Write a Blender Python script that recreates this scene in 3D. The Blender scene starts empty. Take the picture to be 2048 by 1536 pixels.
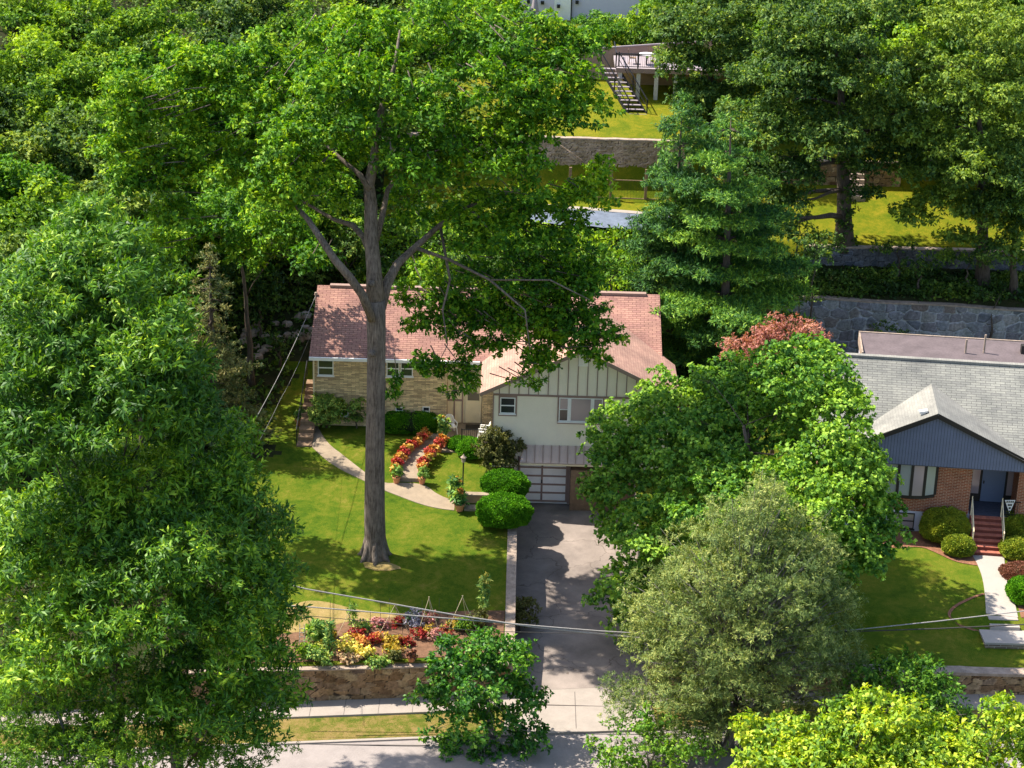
import bpy, math, random
import numpy as np
from math import sin, cos, tan, radians, pi, atan2, sqrt, hypot
from mathutils import Vector, Matrix
rng = np.random.default_rng(7)
random.seed(7)
SC = bpy.context.scene
COL = SC.collection

# ------------------------------------------------------------ camera
FPX = 4100.0
PIT = radians(21); ROLL = radians(1.6); CAMZ = 44.4; CAMY = -98.4
cam_d = bpy.data.cameras.new('camera'); cam = bpy.data.objects.new('camera', cam_d); COL.objects.link(cam)
cam_d.sensor_width = 36; cam_d.lens = FPX / 2048 * 36; cam_d.clip_end = 1500; cam_d.clip_start = 1
_f = Vector((0, cos(PIT), -sin(PIT))); _u0 = Vector((0, sin(PIT), cos(PIT))); _x = Vector((1, 0, 0))
_r = _x * cos(ROLL) + _u0 * sin(ROLL); _u = -_x * sin(ROLL) + _u0 * cos(ROLL)
cam.matrix_world = Matrix(((_r.x, _u.x, -_f.x, 0), (_r.y, _u.y, -_f.y, CAMY), (_r.z, _u.z, -_f.z, CAMZ), (0, 0, 0, 1)))
SC.camera = cam
# ------------------------------------------------------------ sky, sun, exposure
SUN_EL = radians(54); SUN_DIR = Vector((-cos(radians(19)) * cos(SUN_EL), sin(radians(19)) * cos(SUN_EL), sin(SUN_EL)))  # towards the sun
W = bpy.data.worlds.new('World'); SC.world = W; W.use_nodes = True
wn = W.node_tree; bg = wn.nodes['Background']; sk = wn.nodes.new('ShaderNodeTexSky'); sk.sky_type = 'NISHITA'
sk.sun_disc = False; sk.sun_elevation = SUN_EL; sk.sun_rotation = atan2(SUN_DIR.x, SUN_DIR.y)
sk.air_density = 1.0; sk.dust_density = 1.5; sk.ozone_density = 1.0
wn.links.new(sk.outputs[0], bg.inputs[0]); bg.inputs[1].default_value = 0.15
sl = bpy.data.lights.new('sun', 'SUN'); sl.energy = 5.0; sl.angle = radians(0.5); sl.color = (1, .93, .82)
so = bpy.data.objects.new('sun', sl); COL.objects.link(so); so.rotation_euler = SUN_DIR.to_track_quat('Z', 'Y').to_euler(); so.location = (-60, 40, 80)
SC.view_settings.view_transform = 'Standard'; SC.view_settings.look = 'None'; SC.view_settings.exposure = 0.98; SC.view_settings.gamma = 1
SC.cycles.max_bounces = 6; SC.cycles.diffuse_bounces = 3; SC.cycles.glossy_bounces = 2; SC.cycles.transmission_bounces = 3; SC.cycles.transparent_max_bounces = 4

# ------------------------------------------------------------ pixel -> world (photograph's 2048x1536 grid)
def ray(px, py):
    a = (px - 1024) / FPX; b = (768 - py) / FPX
    return _f + _r * a + _u * b
CP = Vector((0, CAMY, CAMZ))
def G(px, py, z):
    d = ray(px, py); return CP + d * ((z - CAMZ) / d.z)
def V(px, py, y):
    d = ray(px, py); return CP + d * ((y - CAMY) / d.y)

# ------------------------------------------------------------ terrain
def interp(v, pts):
    return np.interp(v, [p[0] for p in pts], [p[1] for p in pts])
def sstep(v, a, b):
    t = np.clip((v - a) / (b - a), 0, 1); return t * t * (3 - 2 * t)
def ywall(x):
    x = np.asarray(x, float); return np.where(x < 8, -17.37 + .112 * x, -16.47 + .0 * (x - 8))
def zstreet(x): return np.clip(-1.65 + .010 * np.asarray(x, float), -2.4, -1.2)
YL = [(-18.5, -.1), (-17, .05), (-14, .45), (-9.2, 1.0), (-4, 1.45), (1, 2.1), (5, 2.2), (9, 2.9), (14, 4.2), (24, 7.3), (31.5, 7.6), (32.9, 9.1), (33.1, 11.25), (40, 12.4), (52, 13.5), (60, 14), (100, 20), (220, 38)]
YR = [(-16.6, -.54), (-14.3, -.52), (-12.7, -.36), (-12.2, .10), (-10, .25), (-6.3, .4), (-3, .5), (5, 1.2), (10, 2.4), (17.4, 2.6), (17.55, 6), (21.3, 6.5), (21.45, 8), (28, 9.4), (29, 9.8), (29.2, 11.5), (40, 12.4), (52, 13.5), (60, 14), (100, 20), (220, 38)]
def H(x, y):
    x = np.asarray(x, float); y = np.asarray(y, float)
    zl = interp(y, YL); zr = interp(y, YR)
    t = np.where(y > 0, sstep(x, 12.5, 16.0), sstep(x, 6.4, 12))
    z = zl * (1 - t) + zr * t
    # forest flank on the left rises a little
    z = z + sstep(-x, 16, 40) * np.clip((y + 5) * .08, 0, 4)
    # driveway trench
    dz = interp(y, [(-17.5, -1.6), (-9, -.95), (-1, -.03), (0, 0)])
    trench = (x > 0.22) & (x < 6.5) & (y < .35) & (y > -30)
    z = np.where(trench, dz - .06, z)
    # below the front wall: pavement and street
    yw = ywall(x)
    front = (y < yw + .25)
    zs = zstreet(x)
    z = np.where(front & ~trench, zs - .06, z)
    z = np.where(front & trench, np.minimum(dz, zs) * 0 + zs - .06, z)
    return z
def T(px, py, dz=0.0):
    d = ray(px, py); t = 60.0; prev = t
    while t < 400:
        p = CP + d * t
        if p.z < float(H(p.x, p.y)) + dz: break
        prev = t; t += .5
    a, b = prev, t
    for _ in range(22):
        m = (a + b) / 2; p = CP + d * m
        if p.z < float(H(p.x, p.y)) + dz: b = m
        else: a = m
    return CP + d * b

# ------------------------------------------------------------ materials
MATS = {}
class NT:
    def __init__(s, name):
        s.m = bpy.data.materials.new(name); s.m.use_nodes = True; s.t = s.m.node_tree; s.t.nodes.clear()
        s.out = s.n('ShaderNodeOutputMaterial'); s.b = s.n('ShaderNodeBsdfPrincipled'); s.l(s.b.outputs[0], s.out.inputs[0])
    def n(s, t, **k):
        nd = s.t.nodes.new(t)
        for a, b in k.items(): setattr(nd, a, b)
        return nd
    def l(s, a, b): s.t.links.new(a, b)
    def coord(s, kind='Object'): return s.n('ShaderNodeTexCoord').outputs[kind]
    def noise(s, vec, scale, detail=4, rough=.6, dist=0):
        nd = s.n('ShaderNodeTexNoise'); nd.inputs['Scale'].default_value = scale; nd.inputs['Detail'].default_value = detail
        nd.inputs['Roughness'].default_value = rough; nd.inputs['Distortion'].default_value = dist
        if vec is not None: s.l(vec, nd.inputs['Vector'])
        return nd.outputs['Fac']
    def ramp(s, fac, stops, interp='LINEAR'):
        r = s.n('ShaderNodeValToRGB'); r.color_ramp.interpolation = interp
        e = r.color_ramp.elements
        while len(e) < len(stops): e.new(.5)
        for i, (p, c) in enumerate(stops): e[i].position = p; e[i].color = (*c, 1)
        s.l(fac, r.inputs[0]); return r.outputs[0]
    def mix(s, a, b, fac, mode='MIX'):
        m = s.n('ShaderNodeMix', data_type='RGBA', blend_type=mode)
        if isinstance(fac, (int, float)): m.inputs[0].default_value = fac
        else: s.l(fac, m.inputs[0])
        for i, c in ((6, a), (7, b)):
            if isinstance(c, tuple): m.inputs[i].default_value = (*c, 1)
            else: s.l(c, m.inputs[i])
        return m.outputs[2]
    def math(s, op, a, b=None):
        m = s.n('ShaderNodeMath', operation=op)
        for i, c in enumerate((a, b)):
            if c is None: continue
            if isinstance(c, (int, float)): m.inputs[i].default_value = c
            else: s.l(c, m.inputs[i])
        return m.outputs[0]
    def swz(s, vec, order, sc=(1, 1, 1)):
        sp = s.n('ShaderNodeSeparateXYZ'); s.l(vec, sp.inputs[0]); cb = s.n('ShaderNodeCombineXYZ')
        for i, o in enumerate(order):
            if o == '0': continue
            m = s.math('MULTIPLY', sp.outputs['xyz'.index(o)], sc[i]); s.l(m, cb.inputs[i])
        return cb.outputs[0]
    def bump(s, h, strength=.4, dist=.03):
        b = s.n('ShaderNodeBump'); b.inputs['Strength'].default_value = strength; b.inputs['Distance'].default_value = dist
        s.l(h, b.inputs['Height']); s.l(b.outputs[0], s.b.inputs['Normal'])
    def col(s, c, rough=.8, metal=0, spec=.3):
        if isinstance(c, tuple): s.b.inputs['Base Color'].default_value = (*c, 1)
        else: s.l(c, s.b.inputs['Base Color'])
        s.b.inputs['Roughness'].default_value = rough; s.b.inputs['Metallic'].default_value = metal
        s.b.inputs['Specular IOR Level'].default_value = spec
        return s.m
def plain(name, c, rough=.7, var=.25, scale=3, metal=0, spec=.3, bump=0):
    t = NT(name); v = t.coord()
    f = t.noise(v, scale, 5)
    f2 = t.noise(v, scale * 9, 3)
    ff = t.math('ADD', t.math('MULTIPLY', f, .65), t.math('MULTIPLY', f2, .35))
    lo = tuple(x * (1 - var) for x in c); hi = tuple(min(1, x * (1 + var)) for x in c)
    m = t.col(t.ramp(ff, [(.3, lo), (.7, hi)]), rough, metal, spec)
    if bump: t.bump(f2, bump, .02)
    return m
def leafmat(name, cols, trans=.30, rough=.6, spec=.22, attr=True):
    t = NT(name)
    a = t.n('ShaderNodeAttribute'); a.attribute_name = 'tint'
    oi = t.n('ShaderNodeObjectInfo')
    f = t.math('ADD', a.outputs['Fac'], t.math('MULTIPLY', t.math('SUBTRACT', oi.outputs['Random'], .5), .22))
    cols = [(r * (1.6 + .42 * q_), g * (1.25 + .27 * q_), b * 1.3) if g > r else (r, g, b) for q_, (r, g, b) in enumerate(cols)]; n = len(cols); c = t.ramp(f, [((i + .5) / n, cc) for i, cc in enumerate(cols)])
    t.col(c, rough, 0, spec)
    tr = t.n('ShaderNodeBsdfTranslucent')
    tc = t.mix(c, (1.3, 1.3, .45), 1.0, 'MULTIPLY'); t.l(tc, tr.inputs[0])
    mx = t.n('ShaderNodeMixShader'); mx.inputs[0].default_value = trans
    t.l(t.b.outputs[0], mx.inputs[1]); t.l(tr.outputs[0], mx.inputs[2]); t.l(mx.outputs[0], t.out.inputs[0])
    return t.m
def barkmat(name, lo, hi, rot=False):
    t = NT(name); v = t.coord(); vv = t.swz(v, 'xyz', (9, 9, 1.1))
    f = t.noise(vv, 1.6, 6, .7); g = t.noise(v, .9, 4)
    fl = t.noise(v, 5, 4)
    ff = t.math('ADD', t.math('MULTIPLY', f, .6), t.math('ADD', t.math('MULTIPLY', g, .25), t.math('MULTIPLY', fl, .15)))
    t.col(t.ramp(ff, [(.36, lo), (.5, tuple((a + b) / 2 for a, b in zip(lo, hi))), (.64, hi)]), .9, 0, .1); t.bump(f, .9, .06); return t.m
def brickmat(name, c1, c2, mortar, bw, bh, order='xz0', sc=(1, 1, 1), ms=.012, varc=None, bias=0, offset=.5, bump=.4, noise_s=1.2):
    t = NT(name); v = t.swz(t.coord(), order, sc)
    b = t.n('ShaderNodeTexBrick'); b.offset = offset; t.l(v, b.inputs['Vector']); b.inputs['Scale'].default_value = 1
    b.inputs['Brick Width'].default_value = bw; b.inputs['Row Height'].default_value = bh; b.inputs['Mortar Size'].default_value = ms
    b.inputs['Mortar Smooth'].default_value = .3; b.inputs['Bias'].default_value = bias
    b.inputs['Color1'].default_value = (*c1, 1); b.inputs['Color2'].default_value = (*c2, 1); b.inputs['Mortar'].default_value = (*mortar, 1)
    f = t.noise(t.coord(), noise_s, 5, .65); g = t.ramp(f, [(.3, (.72, .72, .74)), (.7, (1.2, 1.18, 1.16))])
    c = t.mix(b.outputs[0], g, 1.0, 'MULTIPLY')
    sp = t.noise(t.coord(), 30, 2); c = t.mix(c, t.ramp(sp, [(.3, (.8, .8, .8)), (.7, (1.2, 1.2, 1.2))]), 1.0, 'MULTIPLY')
    t.col(c, .9, 0, .12)
    t.bump(b.outputs['Fac'], -bump if False else bump, -.01 if False else .01); return t.m
def stonemat(name, cols, mortar, scale, order='xyz', width=.06):
    t = NT(name); v0 = t.coord(); a = t.n('ShaderNodeAttribute'); a.attribute_name = 'tint'; e = t.n('ShaderNodeAttribute'); e.attribute_name = 'edge'
    c = t.ramp(a.outputs['Fac'], [(i / (len(cols) - 1), cc) for i, cc in enumerate(cols)])
    f = t.noise(v0, 7, 6, .7); c = t.mix(c, t.ramp(f, [(.3, (.55, .55, .55)), (.7, (1.45, 1.4, 1.35))]), 1.0, 'MULTIPLY')
    st = t.noise(t.swz(v0, 'xyz', (1.2, 1.2, .35)), 1.0, 4); c = t.mix(c, t.ramp(st, [(.35, (.6, .62, .55)), (.6, (1.1, 1.1, 1.1))]), .8, 'MULTIPLY')
    ed = t.ramp(e.outputs['Fac'], [(.2, (0, 0, 0)), (.6, (1, 1, 1))])
    t.col(t.mix(mortar, c, ed), .92, 0, .12); t.bump(f, .7, .03); return t.m

def grassmat(name, stops, dry=None, s1=.55):
    t = NT(name); v = t.coord()
    a = t.noise(v, s1, 5, .62, .6); b = t.noise(v, 3.2, 4, .6); c = t.noise(t.swz(v, 'xyz', (1, 1.0, 1)), 16, 3, .8)
    d_ = t.noise(v, 42, 2, .8); f = t.math('ADD', t.math('MULTIPLY', a, .36), t.math('ADD', t.math('MULTIPLY', b, .2), t.math('ADD', t.math('MULTIPLY', c, .24), t.math('MULTIPLY', d_, .2))))
    col = t.ramp(f, stops)
    t.col(col, .95, 0, .08); t.bump(c, .9, .05); return t.m
M = {}
GR = [(.37, (.026, .064, .004)), (.46, (.062, .112, .006)), (.53, (.115, .140, .010)), (.63, (.22, .18, .035))]
M['lawn'] = grassmat('lawn_grass', GR)
M['lawn2'] = grassmat('neighbour_lawn_grass', [(.36, (.04, .08, .006)), (.47, (.08, .13, .008)), (.55, (.14, .155, .014)), (.66, (.24, .2, .035))])
M['dry'] = grassmat('verge_grass', [(.36, (.045, .08, .01)), (.45, (.10, .12, .015)), (.52, (.22, .16, .05)), (.64, (.30, .20, .09))], s1=.9)
M['yel'] = grassmat('terrace_grass', [(.36, (.05, .09, .004)), (.47, (.11, .14, .006)), (.56, (.20, .18, .010)), (.68, (.30, .22, .03))])
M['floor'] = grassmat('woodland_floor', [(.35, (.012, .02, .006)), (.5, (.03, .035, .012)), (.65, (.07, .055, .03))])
M['mulch'] = plain('bark_mulch', (.24, .11, .06), .95, .5, 6, bump=.8)
M['soil'] = plain('garden_soil', (.17, .09, .05), .95, .5, 5, bump=.8)
M['drygrass'] = grassmat('dry_garden_grass', [(.35, (.12, .12, .02)), (.5, (.3, .22, .08)), (.66, (.42, .29, .14))], s1=1.0)
def asphalt():
    t = NT('driveway_asphalt'); v = t.coord(); a = t.noise(v, .7, 5); b = t.noise(v, 40, 3, .8)
    wv = t.n('ShaderNodeTexVoronoi', feature='DISTANCE_TO_EDGE'); nz = t.n('ShaderNodeTexNoise'); nz.inputs['Scale'].default_value = .8; nz.inputs['Detail'].default_value = 6; t.l(v, nz.inputs['Vector'])
    vm = t.n('ShaderNodeVectorMath', operation='MULTIPLY_ADD'); t.l(nz.outputs['Color'], vm.inputs[0]); vm.inputs[1].default_value = (2, 2, 2); t.l(v, vm.inputs[2]); t.l(vm.outputs[0], wv.inputs['Vector']); wv.inputs['Scale'].default_value = .28
    f = t.math('ADD', t.math('MULTIPLY', a, .6), t.math('MULTIPLY', b, .4))
    c = t.ramp(f, [(.32, (.15, .125, .11)), (.68, (.36, .30, .26))])
    crack = t.ramp(wv.outputs[0], [(0, (.35, .33, .3)), (.008, (1, 1, 1))])
    t.col(t.mix(c, crack, .8, 'MULTIPLY'), .95, 0, .1); t.bump(b, .3, .01); return t.m
M['asphalt'] = asphalt()
M['street'] = plain('street_asphalt', (.29, .25, .23), .95, .16, 1.5, bump=.3)
M['concrete'] = plain('pavement_concrete', (.32, .275, .235), .9, .14, 1.6, bump=.2)
M['pathc'] = plain('path_concrete', (.29, .225, .155), .92, .22, 2.2, bump=.3)
M['white_walk'] = plain('pale_concrete', (.38, .335, .29), .9, .08, 2)
M['tan'] = plain('tan_masonry', (.38, .24, .13), .9, .25, 4, bump=.2)
M['black'] = plain('black_iron', (.015, .015, .017), .5, .2, 5)
M['darkjoint'] = plain('joint_seam', (.12, .1, .09), .95, .2, 5)
M['roof_x'] = brickmat('red_shingles', (.40, .225, .17), (.32, .17, .14), (.15, .075, .06), .42, .15, 'xy0', (1, 1.12, 1), .016, noise_s=.7)
M['roof_y'] = brickmat('red_shingles_wing', (.43, .265, .2), (.37, .22, .17), (.27, .15, .115), .42, .15, 'yx0', (1, 1.12, 1), .01, noise_s=.7)
M['gs_x'] = brickmat('grey_shingles', (.27, .27, .235), (.21, .21, .19), (.10, .10, .09), .5, .15, 'xy0', (1, 1.16, 1), .014, noise_s=.6)
M['gs_y'] = brickmat('grey_shingles_gable', (.27, .265, .235), (.235, .23, .205), (.18, .175, .155), .42, .15, 'yx0', (1, 1.12, 1), .007, noise_s=.6)
M['tanbrick'] = brickmat('tan_brick', (.92, .70, .38), (.42, .30, .17), (.26, .19, .12), .42, .075, 'xz0', (1, 1, 1), .009, noise_s=2.5)
M['redbrick'] = brickmat('red_brick', (.36, .10, .045), (.24, .07, .035), (.5, .36, .25), .26, .085, 'xz0', (1, 1, 1), .013)
M['stepbrick'] = brickmat('step_brick', (.5, .16, .1), (.38, .12, .08), (.3, .2, .15), .1, .4, 'xy0', (1, 1, 1), .006)
M['block'] = brickmat('split_face_block', (.42, .31, .23), (.3, .22, .17), (.12, .09, .07), .45, .2, 'xz0', (1, 1, 1), .02, bump=1)
M['stone_front'] = stonemat('brown_fieldstone', [(.14, .08, .045), (.34, .21, .11), (.22, .14, .09), (.44, .31, .18), (.15, .10, .08)], (.05, .035, .025), 1.9)
M['blockw'] = stonemat('split_face_block_wall', [(.30, .22, .16), (.44, .33, .25), (.36, .27, .2)], (.12, .09, .07), 1)
M['stone_grey'] = stonemat('grey_fieldstone', [(.14, .15, .18), (.26, .27, .30), (.19, .18, .2), (.32, .33, .34), (.2, .16, .15)], (.4, .4, .4), .8, width=.05)
M['shaded_riser'] = plain('riser_shade_brick', (.16, .045, .03), .9, .3, 8)  # darker brick tone stands in for shade on the step fronts
M['stone_slate'] = plain('slate_paving', (.07, .08, .11), .6, .5, 6)
M['stone_dark'] = stonemat('old_granite', [(.08, .09, .11), (.16, .17, .2), (.11, .11, .12), (.2, .2, .22)], (.05, .05, .05), 1.4)
M['stone_front_plain'] = brickmat('coursed_brown_stone', (.26, .19, .13), (.14, .10, .08), (.42, .36, .28), .55, .22, 'xz0', (1, 1, 1), .02, bump=1, noise_s=3)
M['capstone'] = plain('capstone', (.34, .26, .20), .9, .45, 3.5, bump=.6)
M['wingwall'] = plain('cream_siding', (.88, .78, .62), .8, .05, 1.5)
M['wingtrim'] = plain('mauve_trim', (.30, .20, .16), .75, .12, 3)
M['cream'] = plain('cream_paint', (.80, .66, .42), .7, .08, 2)
M['white'] = plain('white_paint', (.82, .80, .76), .5, .05, 3)
M['awning'] = plain('mauve_metal_awning', (.58, .43, .37), .55, .08, 3)
M['doorpanel'] = plain('door_panel', (.92, .86, .80), .7, .06, 4)
M['blue'] = plain('blue_grey_siding', (.15, .175, .255), .75, .12, 2)
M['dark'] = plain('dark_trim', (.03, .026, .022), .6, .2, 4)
M['door_blue'] = plain('blue_grey_door', (.13, .17, .26), .5, .05, 2)
M['rolled'] = plain('rolled_roofing', (.125, .098, .10), .9, .3, 1.1, bump=.2)
M['terra'] = plain('terracotta', (.58, .24, .11), .85, .2, 6)
M['wood'] = plain('weathered_wood', (.23, .15, .09), .9, .35, 6)
M['wood_light'] = plain('pale_post', (.62, .56, .48), .8, .15, 6)
M['deckmat'] = plain('deck_boards', (.32, .27, .28), .8, .12, 4)
M['cover'] = plain('pool_cover_vinyl', (.13, .155, .20), .6, .4, 1.2)
M['cover2'] = plain('foil_tarp', (.55, .62, .72), .35, .4, 2.5)
M['stucco'] = plain('pale_stucco', (.62, .58, .66), .9, .05, 1)
M['stuccow'] = plain('white_stucco', (.85, .83, .78), .9, .05, 1)
M['wire'] = plain('utility_cable', (.30, .28, .26), .6, .5, 30)
M['wire_dark'] = plain('dark_cable', (.05, .045, .04), .6, .3, 5)
M['stake'] = plain('garden_stake', (.05, .06, .04), .7, .4, 5)
M['bamboo'] = plain('bamboo_cane', (.5, .42, .25), .7, .3, 5)
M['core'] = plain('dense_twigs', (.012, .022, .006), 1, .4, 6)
def glassmat(name, c, rough=.08):
    t = NT(name); t.col(c, rough, 0, .8); return t.m
M['glass'] = glassmat('window_glass', (.025, .03, .035)); M['glass_pale'] = glassmat('curtained_glass', (.34, .36, .35), .12)
M['glass_pink'] = glassmat('picture_glass', (.36, .29, .29), .12)
M['screen'] = glassmat('storm_screen', (.14, .11, .08), .4)
M['bark_grey'] = barkmat('grey_oak_bark', (.045, .034, .026), (.28, .225, .18)); M['bark'] = barkmat('brown_bark', (.05, .038, .028), (.16, .125, .1)); M['bark_pale'] = barkmat('pale_bark', (.09, .08, .07), (.28, .26, .23))
L_ = lambda n, *c, **k: leafmat(n, list(c), **k)
M['oak'] = L_('oak_leaves', (.015, .070, .006), (.028, .115, .008), (.058, .175, .010), (.12, .24, .014))
M['chest'] = L_('long_oak_leaves', (.018, .075, .008), (.034, .12, .010), (.070, .185, .013), (.16, .30, .03), spec=.3, rough=.5)
M['wood1'] = L_('woodland_leaves', (.022, .08, .012), (.042, .13, .012), (.08, .19, .014), (.13, .25, .018))
M['wood2'] = L_('olive_woodland_leaves', (.018, .06, .014), (.036, .10, .018), (.065, .145, .024), (.11, .20, .035))
M['dull'] = L_('dull_green_leaves', (.014, .05, .014), (.028, .085, .02), (.055, .13, .028), (.11, .19, .04))
M['maple'] = L_('maple_leaves', (.018, .080, .014), (.036, .13, .018), (.068, .185, .026), (.125, .26, .045))
M['redmaple'] = L_('red_maple_leaves', (.26, .08, .07), (.40, .15, .12), (.52, .23, .18), (.60, .32, .24))
M['hemlock'] = L_('grey_green_needles', (.036, .085, .026), (.066, .13, .042), (.105, .18, .064), (.165, .235, .105), trans=.25)
M['pine'] = L_('pine_needles', (.012, .055, .016), (.022, .09, .02), (.045, .14, .022), (.10, .22, .03), trans=.2)
M['spruce'] = L_('spruce_needles', (.035, .075, .03), (.06, .11, .04), (.11, .14, .05), (.24, .20, .08), trans=.15)
M['pinoak'] = L_('glossy_oak_leaves', (.016, .085, .012), (.028, .13, .014), (.055, .18, .018), (.12, .25, .04), spec=.35, rough=.5)
M['lime'] = L_('yellow_green_leaves', (.035, .12, .008), (.07, .19, .010), (.13, .26, .012), (.22, .33, .03), spec=.5)
M['mid'] = L_('mid_green_leaves', (.02, .085, .012), (.036, .13, .014), (.065, .18, .02), (.11, .23, .035))
M['hedge'] = L_('clipped_yew', (.016, .085, .005), (.030, .135, .006), (.050, .185, .007), (.085, .24, .010), trans=.12, spec=.1)
M['hedge2'] = L_('olive_clipped_hedge', (.045, .10, .010), (.075, .15, .014), (.12, .20, .018), (.18, .24, .03), trans=.15)
M['euon'] = L_('variegated_shrub_leaves', (.045, .13, .025), (.07, .18, .035), (.11, .22, .05), (.18, .28, .09), trans=.2)
M['andro'] = L_('bronze_green_shrub_leaves', (.03, .05, .015), (.06, .085, .02), (.12, .12, .03), (.2, .2, .06), trans=.2)
M['coleus_o'] = L_('orange_coleus_leaves', (.48, .14, .03), (.62, .26, .05), (.66, .38, .08), (.5, .46, .12), trans=.2)
M['coleus_r'] = L_('crimson_coleus_leaves', (.26, .02, .03), (.42, .04, .04), (.52, .08, .05), (.62, .22, .08), trans=.2)
M['plant'] = L_('broad_green_leaves', (.03, .10, .03), (.05, .15, .04), (.1, .22, .06), (.22, .32, .12), trans=.25)
M['yellowfl'] = L_('yellow_bedding_flowers', (.16, .24, .03), (.38, .36, .05), (.55, .5, .09), (.5, .54, .2), trans=.2)
M['goldfl'] = L_('gold_bedding_flowers', (.16, .16, .02), (.38, .25, .03), (.52, .33, .03), (.45, .38, .05), trans=.2)
M['pinkfl'] = L_('pink_bedding_flowers', (.35, .12, .12), (.5, .2, .2), (.6, .3, .28), (.3, .25, .1), trans=.2)
M['redfl'] = L_('red_bedding_flowers', (.25, .015, .02), (.36, .03, .025), (.42, .08, .05), (.10, .14, .03), trans=.2)
M['silver'] = L_('silver_lilac_leaves', (.3, .27, .32), (.42, .4, .46), (.55, .52, .6), (.2, .17, .22), trans=.1)
M['peach'] = L_('peach_bedding_leaves', (.5, .28, .14), (.6, .38, .22), (.66, .48, .28), (.4, .35, .15), trans=.2)
M['barberry'] = L_('red_brown_groundcover', (.16, .05, .03), (.24, .08, .05), (.3, .13, .08), (.12, .09, .04), trans=.15)
M['ivy'] = L_('ivy_leaves', (.012, .04, .008), (.02, .06, .01), (.035, .09, .014), (.06, .12, .02), trans=.15)
M['siding_seam'] = M['wingtrim']

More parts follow.
